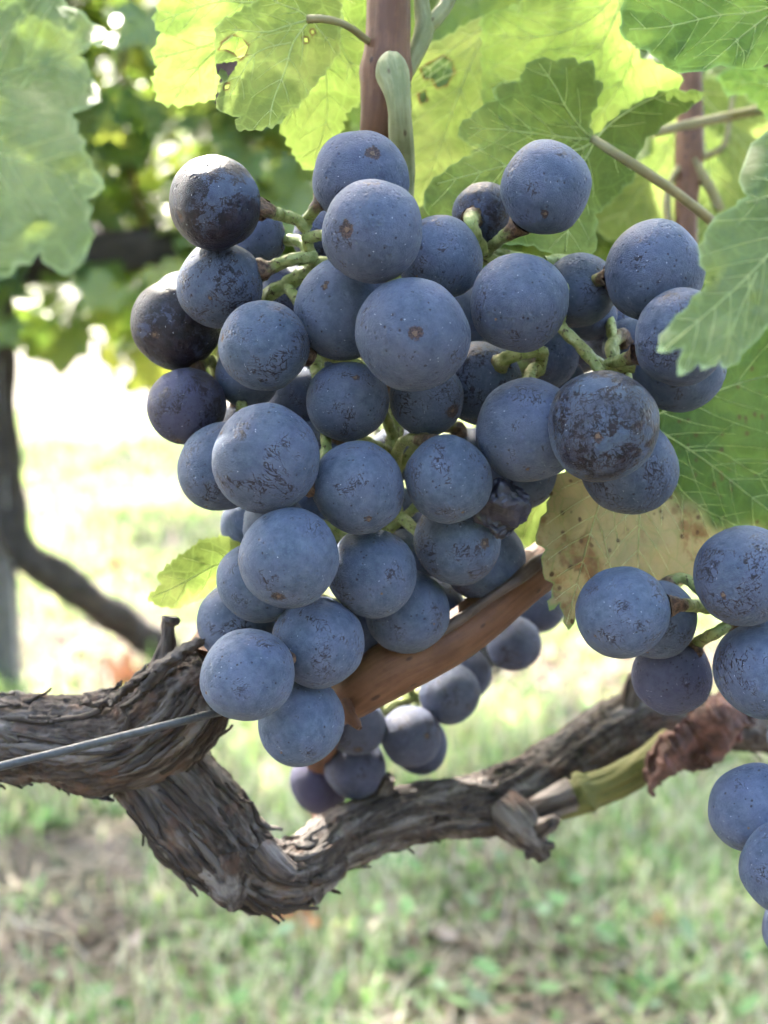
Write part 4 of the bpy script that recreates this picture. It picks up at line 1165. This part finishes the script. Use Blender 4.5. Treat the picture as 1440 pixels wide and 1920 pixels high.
def grape(parent, spec, dz, axis, k):
    px, py, rp, _, rub_shade, tint, scar, ssz = spec
    r = random.Random(k * 17 + 3)
    c = P(px, py, dz)
    R = rp * dz / F
    if scar:
        ox, oy = (scar[0] - px) / rp, (scar[1] - py) / rp
        q = min(.97, math.hypot(ox, oy)); z = math.sqrt(1 - q * q)
        d = CR * ox - CU * oy - CF * z
    else:
        near = min(axis, key=lambda a: (a - c).length)
        d = (c - near).normalized() * .8 - CU * .55 + Vector((r.uniform(-.5, .5), r.uniform(-.5, .5), r.uniform(-.4, .4)))
        if d.dot(-CF) < .1 and r.random() < .3: d = d - CF * .6
    d.normalize()
    me, pole = GRAPE[r.randrange(6)]
    o = bpy.data.objects.new('grape', me)
    COL.objects.link(o)
    o.parent = parent
    o.location = c - WL[parent]
    q = Vector((0, 0, -1)).rotation_difference(d) @ Quaternion((0, 0, 1), r.uniform(0, 6.28))
    o.rotation_mode = 'QUATERNION'; o.rotation_quaternion = q
    o.scale = (R * r.uniform(.965, 1.03), R * r.uniform(.965, 1.03), R * r.uniform(.97, 1.04))
    o['rub_shade'] = float(rub_shade + (.14 + r.uniform(-.06, .16) if rub_shade < .35 else 0)); o['tint'] = float(min(1, max(0, tint + r.uniform(-.03, .10)))); o['scar'] = float(ssz * 1.05 if scar else .03)
    if d.dot(-CF) > -.1:
        s = bpy.data.objects.new('blossom_scar', SCAR)
        COL.objects.link(s); s.parent = o
        s.location = (0, 0, -pole + .004)
        k2 = (.38 + ssz * 1.5) if scar else .34
        s.scale = (k2, k2, .7)
    return c, R, d

def pedicel_path(c, R, sdir, target, r):
    a = c + sdir * R * .93
    b = target
    L = (b - a).length
    m = a + sdir * min(.004, L * .4) + (b - a) * .35 + Vector((r.uniform(-1, 1), r.uniform(-1, 1), r.uniform(-1, 1))) * .0012
    pts = catmull([tuple(b) + (.0011,), tuple((m + b) / 2 + Vector((0, 0, .0006))) + (.00095,), tuple(m) + (.0010,), tuple(a + sdir * .0016) + (.00135,), tuple(a) + (.0021,), tuple(a - sdir * .0006) + (.0023,)], 8)
    return pts

def wartstem(co, th, s, r):
    return r * (.28 * mnoise.noise(Vector((co[0] * 900, co[1] * 900, co[2] * 520))) + .10 * mnoise.noise(Vector((co[0] * 2200, co[1] * 2200, co[2] * 1500))))

def bunch(parent, table, depth, axis_rows, arms, ped, seed):
    axis = []
    for rows in [axis_rows] + arms:
        w = ppath(rows, 10)
        axis += [Vector(x[:3]) for x in w]
        V, Fc, at = tube(w, .0005, 30, wartstem)
        at['t'] = ('FLOAT', np.asarray(at['t'][1]) * .25)
        mesh_obj('rachis', V, Fc, MAT['stem'], parent, attrs=at)
    info = {}
    for k, spec in table.items():
        info[k] = grape(parent, spec, depth[k], axis, k + seed)
    for k, (c, R, d) in info.items():
        r = random.Random(k + seed)
        if k in ped:
            rows = ped[k]
            w = ppath(rows, 8)
            hit = Vector(w[-1, :3])
            end = c + (hit - c).normalized() * R * .94 if k != 0 else hit
            w[:, 3] = np.interp(np.linspace(0, 1, len(w)), [0, .6, .8, .93, 1], [.0011, .00105, .0013, .0019, .0021])
            w[-1, :3] = end
        else:
            sdir = -d
            near = min(axis, key=lambda a: (a - c).length + .004 * r.random())
            w = pedicel_path(c, R, sdir if (near - c).dot(sdir) > 0 else (near - c).normalized(), near, r)
        V, Fc, at = tube(w, .0005, 20, wartstem)
        mesh_obj('pedicel', V, Fc, MAT['stem'], parent, attrs=at)
    return info

def dd(k, off=0.0, t=None):
    return (t or dM)[k] + off

main = empty('grape_bunch', P(760, 300, .222), 'big bunch of dusty blue grapes hanging in the centre from the brown cane', 'grape bunch', 'bunches of blue grapes on the vine')
MPED = {
 1: [(578, 432, .209, 8), (560, 415, .208, 8), (530, 404, .206, 9), (500, 394, dd(1, .001), 12), (480, 390, dd(1, .001), 12)],
 2: [(580, 470, .214, 8), (560, 452, .217, 9), (530, 450, dd(2, 0), 10), (515, 449, dd(2, 0), 10)],
 3: [(590, 482, .210, 8), (550, 486, .208, 8), (515, 498, dd(3, .0), 9), (490, 506, dd(3, .0), 9)],
 10: [(566, 428, .209, 8), (580, 408, .208, 8), (592, 390, dd(10, .001), 9), (605, 378, dd(10, .001), 9)],
 21: [(1040, 562, .222, 8), (1070, 545, .216, 9), (1105, 530, dd(21, .008), 9), (1130, 522, dd(21, .003), 10), (1150, 518, dd(21, .001), 10)],
 24: [(905, 476, .212, 8), (925, 460, .210, 9), (950, 440, dd(24, .005), 10), (972, 425, dd(24, .003), 11)],
 25: [(905, 470, .208, 8), (893, 445, .205, 9), (884, 420, .2035, 11), (886, 405, dd(25, -.004), 11)],
 22: [(1125, 688, .209, 8), (1150, 680, .207, 8), (1178, 672, dd(22, .007), 9), (1200, 664, dd(22, .004), 9)],
 23: [(1135, 690, .210, 8), (1160, 690, .209, 8), (1182, 686, dd(23, .0), 9), (1205, 686, dd(23, .0), 9)],
 17: [(1012, 690, .214, 9), (1016, 660, .210, 10), (985, 662, .208, 10), (950, 672, .207, 10), (930, 690, dd(17, -.003), 10)],
 39: [(650, 1140, .222, 8), (610, 1130, .215, 8), (597, 1140, dd(39, .0), 9), (597, 1150, dd(39, 0), 9)],
}
minfo = bunch(main, MAIN, dM,
      [(752, 150, .2205, 20), (752, 300, .226, 19), (748, 460, .229, 18), (745, 700, .232, 17), (738, 840, .226, 16), (725, 960, .230, 15), (690, 1120, .228, 13), (640, 1240, .222, 11), (600, 1290, .217, 8)],
      [[(748, 440, .228, 14), (660, 480, .219, 12), (600, 494, .2125, 12), (584, 478, .211, 11), (572, 440, .209, 9.5)],
       [(608, 492, .213, 14), (550, 525, .214, 14), (500, 558, .216, 13), (440, 640, .224, 11), (400, 720, .228, 9)],
       [(750, 430, .227, 16), (830, 460, .222, 16), (905, 482, .214, 15), (960, 505, .216, 14), (1020, 580, .212, 12), (1060, 622, .208, 11), (1100, 662, .207, 11), (1132, 694, .210, 13), (1165, 740, .214, 11)],
       [(740, 700, .233, 14), (850, 690, .228, 13), (960, 715, .220, 12), (1012, 695, .214, 10)],
       [(742, 720, .232, 13), (640, 672, .222, 11), (585, 672, .218, 9)],
       [(900, 470, .214, 9), (960, 478, .215, 8), (1020, 490, .217, 7)]],
      MPED, 0)

# a shrivelled berry among the sound ones
def raisin():
    V = ICO_V.copy()
    out = []
    c = P(938, 955, .207)
    for v in V:
        q = Vector(v)
        s = 1 + .30 * mnoise.noise(q * 1.6 + Vector((2, 1, 5))) - .16 * abs(mnoise.noise(q * 4.2)) + .06 * mnoise.noise(q * 9)
        px = v[0] * 52 * s; py = v[1] * 52 * s; pz = v[2] * .0032 * s
        if py > 0 and v[2] < 0: pz += .0030 * math.exp(-((px) / 30) ** 2 - ((py - 26) / 18) ** 2)
        a = .45
        x = px * math.cos(a) - py * math.sin(a); y = px * math.sin(a) + py * math.cos(a)
        out.append(P(943 + x, 952 + y, .201 + pz + .00002 * (y)))
    o = mesh_obj('shrivelled_grape', out, ICO_F, MAT['raisin'], main)
    o['label'] = 'shrivelled black berry at the right of the bunch'
raisin()

# the peduncle joining the bunch to the cane
V, Fc, at = tube(ppath([(732, 106, .2160, 5), (733, 116, .2150, 24), (737, 138, .2140, 32), (745, 172, .2128, 25), (749, 208, .2130, 21.5), (752, 250, .216, 23), (757, 310, .222, 21), (756, 400, .228, 18)]), .0005, 44, cane_rough)
mesh_obj('peduncle', V, Fc, MAT['peduncle'], main, attrs=at)

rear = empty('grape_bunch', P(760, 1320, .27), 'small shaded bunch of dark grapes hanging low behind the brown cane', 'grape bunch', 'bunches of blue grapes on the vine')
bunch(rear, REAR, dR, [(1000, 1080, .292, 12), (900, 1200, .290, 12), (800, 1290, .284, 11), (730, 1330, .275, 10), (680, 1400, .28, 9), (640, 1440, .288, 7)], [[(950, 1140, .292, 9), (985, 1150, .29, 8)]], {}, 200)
right = empty('grape_bunch', P(1480, 1000, .21), 'bunch of blue grapes cut off by the right edge of the picture', 'grape bunch', 'bunches of blue grapes on the vine')
RPED = {
 1: [(1330, 1140, .206, 9), (1305, 1136, .202, 11), (1275, 1134, dG[1] + .001, 13), (1250, 1136, dG[1], 13)],
 5: [(1375, 1168, .207, 9), (1340, 1188, .206, 10), (1310, 1205, dG[5] - .004, 10), (1292, 1228, dG[5] - .004, 11)],
}
bunch(right, RIGHT, dG, [(1500, 840, .225, 16), (1500, 1000, .222, 16), (1480, 1140, .220, 15), (1490, 1300, .222, 14), (1510, 1500, .216, 12), (1520, 1660, .212, 9)],
      [[(1480, 1150, .220, 11), (1400, 1146, .214, 11), (1340, 1140, .207, 10)], [(1480, 1150, .220, 10), (1420, 1160, .212, 10), (1370, 1170, .207, 9)]], RPED, 300)

# ------------------------------------------------------------------ canopy of the front vine, with unseen leaves added for shade above the frame
cr = random.Random(21)
def frame_top(y): return CAM_H + y * math.tan(math.radians(23.42) - PITCH)
LIT = [P(*q) for q in ((340, 60, .232), (320, 150, .232), (650, 120, .237), (820, 250, .262), (870, 120, .262))]  # sun gaps: unseen canopy leaves that would block these points are left out
def shades(p, size):
    for q in LIT:
        v = p - q
        t = v.dot(sun_dir)
        if t > 0 and (v - sun_dir * t).length < size * .95: return True
    return False
count = 0
for k in range(420):
    y = cr.uniform(.16, 1.0); x = cr.uniform(-.75, .68)
    z = frame_top(y) + .075 + cr.random() ** 1.3 * .72
    n = (cr.gauss(0, .5), cr.gauss(.35, .5), cr.gauss(.75, .3)); up = (cr.gauss(0, .6), -.4, -1); sz = cr.uniform(.048, .075)
    if count >= 170 or shades(Vector((x, y, z)), sz): continue
    count += 1
    canopy_leaf(vine, (x, y, z), n, up, sz, k % 5, 'canopy')
for k in range(176):                # unseen leaves added on the sun's path to shade the bunches and nearby leaves
    if k < 84: px, py = cr.uniform(230, 1500), cr.uniform(300, 1450)
    elif k < 124: px, py = cr.uniform(1020, 1560), cr.uniform(640, 1150)
    elif k < 140: px, py = cr.uniform(860, 1250), cr.uniform(30, 430)
    else:
        px, py = ((403, 330), (700, 370), (1022, 300), (1225, 450), (1276, 580), (676, 280), (330, 560), (940, 520), (1120, 730))[k % 9]
        px += cr.uniform(-70, 70); py += cr.uniform(-50, 30)
    q = P(px, py, .205 if k < 84 or k >= 140 else .233)
    t0 = .12
    while (q + sun_dir * t0).z < frame_top((q + sun_dir * t0).y) + .08: t0 += .02
    p = q + sun_dir * (t0 + cr.random() * .25)
    sz = cr.uniform(.045, .065)
    if shades(p, sz): continue
    canopy_leaf(vine, p, (sun_dir.x + cr.gauss(0, .3), sun_dir.y + cr.gauss(0, .3), sun_dir.z), (cr.gauss(0, .6), -.4, -1), sz, k % 5, 'canopy')
for k in range(46):                 # glowing leaves filling the gap at the upper right
    px, py, d = cr.uniform(760, 1560), cr.uniform(-60, 440), cr.uniform(.38, .75)
    if py > 430 - (1440 - px) * .05: py -= 60
    n = (cr.gauss(0, .45), -.8, cr.gauss(.35, .35))
    canopy_leaf(vine, P(px, py, d), n, (cr.gauss(0, .5), 0, -1), cr.uniform(.042, .062), k % 5, 'canopy')

COARSE = []
for k in range(3):
    V, Fc, _ = leaf_template(60 + k, rings=1, na=22)
    COARSE.append((V, Fc, None))
VV, FF, n0 = [], [], 0
for k in range(420):                # unseen upper crown, added to shade the ground and cut bounced light
    T, Fc, _ = COARSE[k % 3]
    n = Vector((cr.gauss(0, .5), cr.gauss(0, .5), .6 + cr.gauss(0, .3))).normalized()
    yv = Vector((cr.gauss(0, .4), -.2, -1)); yv = (yv - n * n.dot(yv)).normalized(); xv = yv.cross(n)
    VV.append(T @ np.array([xv, yv, n]) * cr.uniform(.055, .085) + np.array([cr.uniform(-.95, .95), cr.gauss(.42, .16), cr.uniform(1.45, 2.25)]))
    FF += [tuple(q + n0 for q in f_) for f_ in Fc]; n0 += len(T)
cw = mesh_obj('crown', np.vstack(VV), FF, LM['far'], vine)
cw['kind'] = 'stuff'

# ------------------------------------------------------------------ the rows behind
def far_vine(x, y, lean, label, leaves, seed, h=.85, crown_w=.62, fine=True, foot=None, thick=1.0, size=(.06, .095), tall=1.05, slant=False):
    r = random.Random(seed)
    v = empty('grapevine', (x, y, ground_h(x, y)), label, 'grapevine', 'vines in the rows behind')
    foot = foot if foot is not None else (x, y)
    rows = [(foot[0], foot[1], -.03, .036), (foot[0] + (x - foot[0]) * .5, foot[1] + (y - foot[1]) * .5, .15, .034), (foot[0] + (x - foot[0]) * .92, y, .30, .034), (x, y, .40, .032), (x, y, h * .62, .030), (x, y, h * .86, .032), (x, y, h, .030)] if slant else [(foot[0], foot[1], -.03, .036), (foot[0] + (x - foot[0]) * .35 + lean * .02, foot[1] + (y - foot[1]) * .4, .16, .034),
            (x + (foot[0] - x) * .15, y, h * .42, .035), (x, y, h * .62, .030), (x + lean * .02, y, h * .86, .032), (x + lean * .03, y, h, .030)]
    def rg(co, th, s, rr): return rr * (.42 * mnoise.noise(Vector((co[0] * 30, co[1] * 30, co[2] * 12 + seed))) + .12 * mnoise.noise(Vector((co[0] * 110, co[1] * 110, co[2] * 25))))
    V, Fc, at = tube(catmull(rows, 10), .012, 22, rg)
    mesh_obj('trunk', V, Fc, MAT['bark_far'], v, attrs=at)
    for sd in (-1, 1):
        rw = [(x + lean * .03, y, h - .02, .028 * thick), (x + sd * .12, y, h + .02, .028 * thick), (x + sd * .35, y + r.uniform(-.03, .03), h + r.uniform(-.02, .03), .024 * thick), (x + sd * .62, y, h + .01, .016)]
        V, Fc, at = tube(catmull(rw, 8), .012, 18, rg)
        mesh_obj('arm', V, Fc, MAT['bark_far'], v, attrs=at)
        for q in range(3):
            cx = x + sd * (.1 + .2 * q)
            V, Fc, at = tube(catmull([(cx, y, h, .006), (cx + r.uniform(-.05, .05), y + r.uniform(-.05, .05), h + .35, .005), (cx + r.uniform(-.1, .1), y + r.uniform(-.1, .1), h + .9, .003)], 6), .03, 8)
            mesh_obj('cane', V, Fc, MAT['cane'], v, attrs=at)
    if fine:
        mass = 850
        for k in range(leaves):
            px = x + r.uniform(-crown_w, crown_w); t = r.random()
            pz = h - .03 + t ** 1.35 * .95 + r.uniform(-.05, .05); pyy = y + r.gauss(0, .13)
            if r.random() < .14: pz = h - r.uniform(.02, .22)
            canopy_leaf(v, (px, pyy, pz), (r.gauss(0, .5), -.6 + r.gauss(0, .4), .55 + r.gauss(0, .3)), (r.gauss(0, .4), -.2, -1), r.uniform(.06, .095), k % 5, 'row')
    else: mass = leaves
    if mass:
        VV, FF, n0 = [], [], 0
        for k in range(mass):
            T, Fc, _ = COARSE[k % 3]
            px = x + r.uniform(-crown_w, crown_w); pz = h - .05 + r.random() * tall; pyy = y + r.gauss(.12 if fine else 0, .14)
            if r.random() < .1: pz = h - r.uniform(.02, .15)
            n = Vector((r.gauss(0, .5), -.6 + r.gauss(0, .4), .55 + r.gauss(0, .3))).normalized()
            yv = Vector((r.gauss(0, .4), -.2, -1)); yv = (yv - n * n.dot(yv)).normalized(); xv = yv.cross(n)
            M = np.array([xv, yv, n])
            VV.append(T @ M * r.uniform(*size) + np.array([px, pyy, pz])); FF += [tuple(q + n0 for q in f_) for f_ in Fc]; n0 += len(T)
        cw = mesh_obj('crown', np.vstack(VV), FF, LM['far'], v)
        cw['kind'] = 'stuff'
    return v

far_vine(-1.45, .34, .2, 'unseen neighbouring vine of the front row beyond the left edge, added for shade', 620, 31, h=.9, fine=False, tall=1.4)  # unseen vines added to shade the ground and weaken its bounce
far_vine(1.40, .34, .2, 'unseen neighbouring vine of the front row beyond the right edge, added for shade', 620, 32, h=.9, fine=False, tall=1.4)
for k, lab in enumerate(('leftmost vine of the unseen row added behind the photographer', 'second vine from the left in the unseen row added behind the photographer', 'third vine from the left in the unseen row added behind the photographer', 'rightmost vine of the unseen row added behind the photographer')):
    far_vine(-1.85 + k * 1.22, -2.1, .2, lab, 420, 50 + k, h=.9, fine=False)  # unseen row added to block low light from behind the camera
f1 = G(345, 1225)
t1 = P(6, 820, 2.29)
far_vine(t1.x, t1.y, .0, 'blurred vine with slanting trunk beside the grey post at left', 300, 1, h=.86, tall=1.6, foot=(f1.x, f1.y), thick=1.6, slant=True)  # second row crowns made taller out of view to shade the near ground
far_vine(.22, 2.52, .4, 'blurred vine hidden behind the main bunch in the second row', 290, 2, h=.86, tall=1.6)
far_vine(1.28, 2.5, .2, 'blurred vine in the second row behind the right hand leaves', 170, 3, h=.86, tall=1.6)
far_vine(-1.85, 2.48, .2, 'blurred second row vine outside the left edge', 120, 4, h=.86, tall=1.6)
r3 = [(-.75, .3, 'distant vine in the third row behind the left grapes'), (-.15, -.3, 'distant third row vine behind the centre bunch'), (1.1, .2, 'distant third row vine at the right'), (2.3, .1, 'distant third row vine at the far right'), (-2.7, .3, 'distant third row vine at the far left')]
for k, (x, l, lab) in enumerate(r3):
    far_vine(x, 5.0, l, lab, 950, 10 + k, h=.88, fine=False, tall=1.3, foot=(x - .08 if k == 0 else x + .05, 5.0))
for k in range(7):
    lab = ['leftmost distant vine of the fourth row', 'second distant vine from the left in the fourth row', 'third distant vine from the left in the fourth row', 'middle distant vine of the fourth row', 'third distant vine from the right in the fourth row', 'second distant vine from the right in the fourth row', 'rightmost distant vine of the fourth row'][k]
    far_vine(-3.7 + k * 1.22, 7.5, .2, lab, 520, 20 + k, h=.88, fine=False, tall=1.4)

# post and wires of the second row
pf = G(12, 1312)
post = empty('trellis_post', (pf.x, pf.y, 0), 'grey metal trellis post blurred at the left edge', 'post')
def boxes(parts):
    V, Fc = [], []
    for (cx, cy, cz, sx, sy, sz) in parts:
        b = len(V)
        for dx in (-1, 1):
            for dy in (-1, 1):
                for dz in (-1, 1): V.append((cx + dx * sx / 2, cy + dy * sy / 2, cz + dz * sz / 2))
        Fc += [tuple(b + i for i in q) for q in ((0, 1, 3, 2), (4, 6, 7, 5), (0, 4, 5, 1), (2, 3, 7, 6), (0, 2, 6, 4), (1, 5, 7, 3))]
    return V, Fc
V, Fc = boxes([(pf.x, pf.y + .018, .85, .050, .004, 1.9), (pf.x - .027, pf.y, .85, .004, .040, 1.9), (pf.x + .027, pf.y, .85, .004, .040, 1.9)])
mesh_obj('channel', V, Fc, MAT['post'], post, smooth=False)
for k, z in enumerate((.62, .86, 1.15, 1.5)):
    V, Fc = boxes([(pf.x, pf.y - .012, z, .05, .012, .02)])
    mesh_obj('wire_hook', V, Fc, MAT['post'], post, smooth=False)
for k, (z, lab) in enumerate(((.84, 'thin wire along the arms of the second row'), (1.18, 'upper thin wire through the leaves of the second row'))):
    V, Fc, at = tube(np.array([(-6, 2.47, z, .0018), (-2, 2.47, z - .005, .0018), (2, 2.47, z - .004, .0018), (6, 2.47, z, .0018)]), .4, 8)
    tag(mesh_obj('trellis_wire', V, Fc, MAT['wire'], attrs=at), lab, 'wire', 'wires of the second row')

# ------------------------------------------------------------------ fallen leaves and weeds on the ground
def fallen(px, py, size, label, seed, upright=0.0):
    r = random.Random(seed)
    g = G(px, py)
    V, Fc, ed = TEMPL[seed % 5]
    M = Matrix.Rotation(r.uniform(0, 6.28), 3, 'Z') @ Matrix.Rotation(upright, 3, 'X')
    W = [Vector((v[0], v[1], v[2] * 2.2 + .5 * v[0] * v[0])) for v in V]
    Rz = Matrix.Rotation(upright, 3, 'X') @ Matrix.Rotation(r.uniform(0, 6.28), 3, 'Z')
    W = [Rz @ w * size for w in W]
    zmin = min(w.z for w in W)
    base = Vector((g.x, g.y, ground_h(g.x, g.y) + .004))
    o = mesh_obj('fallen_leaf', [base + w - Vector((0, 0, zmin)) for w in W], Fc, LM2['fallen2'], loc=base)
    return tag(o, label, 'fallen leaf', 'orange leaves fallen on the grass')
LM2['fallen2'] = plain('dead_leaf_orange', (0.448, 0.192, 0.08), .7, scale=60, vary=.35)
fallen(235, 1290, .060, 'orange fallen leaf lying just above the left arm', 1, .3)
fallen(228, 1085, .055, 'orange fallen leaf left of the small yellow leaf', 2, .3)
fallen(552, 1745, .036, 'orange fallen leaf standing under the knee of the vine', 3, 1.2)
fallen(1232, 1752, .022, 'small orange fallen leaf in the grass at lower right', 4, .5)

def weed(px, py, n, size, label, seed):
    r = random.Random(seed)
    g = G(px, py); base = Vector((g.x, g.y, ground_h(g.x, g.y)))
    w = empty('weed', base, label, 'weed', 'green weeds in the grass')
    for k in range(n):
        a = r.uniform(0, 6.28); L = size * r.uniform(.6, 1.1); wd = L * r.uniform(.16, .26); el = r.uniform(.3, 1.2)
        d = Vector((math.cos(a), math.sin(a), 0)); s = Vector((-d.y, d.x, 0))
        V, Fc = [], []
        for i in range(8):
            t = i / 7
            c = base + d * L * math.cos(el) * t + Vector((0, 0, L * math.sin(el) * t - L * .5 * t * t * math.cos(el) + .004))
            ww = wd * math.sin(math.pi * min(1, .1 + t * .88)) * .5 * (1 + .2 * math.sin(i * 2.4))
            V += [c - s * ww, c + Vector((0, 0, -ww * .35)), c + s * ww]
        for i in range(7):
            b = i * 3
            Fc += [(b, b + 1, b + 4, b + 3), (b + 1, b + 2, b + 5, b + 4)]
        mesh_obj('blade', V, Fc, MAT['weedleaf'], w)
m_ = NT('weed_leaf')
tc_ = m_.n('ShaderNodeTexCoord').outputs['Object']
c_ = m_.mix(m_.step(m_.noise(tc_, 40, 3, .6), .35, .65), (0.085, 0.19, 0.045), (0.15, 0.27, 0.085))
MAT['weedleaf'] = m_.done(m_.n('ShaderNodeMixShader', {0: .4, 1: m_.pbr(Base_Color=c_, Roughness=.5), 2: m_.n('ShaderNodeBsdfTranslucent', {'Color': (0.25, 0.5, 0.10, 1)}).outputs[0]}).outputs[0])
for k, (a, b, n, s, lab) in enumerate([
        (70, 1560, 12, .085, 'bright green weed under the left arm'), (60, 1700, 9, .05, 'low weed tuft at the left edge of the grass'), (780, 1830, 11, .062, 'light green weed at the bottom centre'),
        (1180, 1790, 10, .055, 'green weed beside the small orange leaf'), (190, 1890, 8, .04, 'weed tuft in the lower left corner'), (880, 1640, 9, .06, 'weed below the dark arm at centre right'),
        (1270, 1660, 8, .05, 'pale weed below the crumpled brown leaf'), (400, 1660, 8, .055, 'weed just left of the vine knee'), (1000, 1330, 9, .09, 'far weed tuft above the dark arm')]):
    weed(a, b, n, s, lab, k + 40)
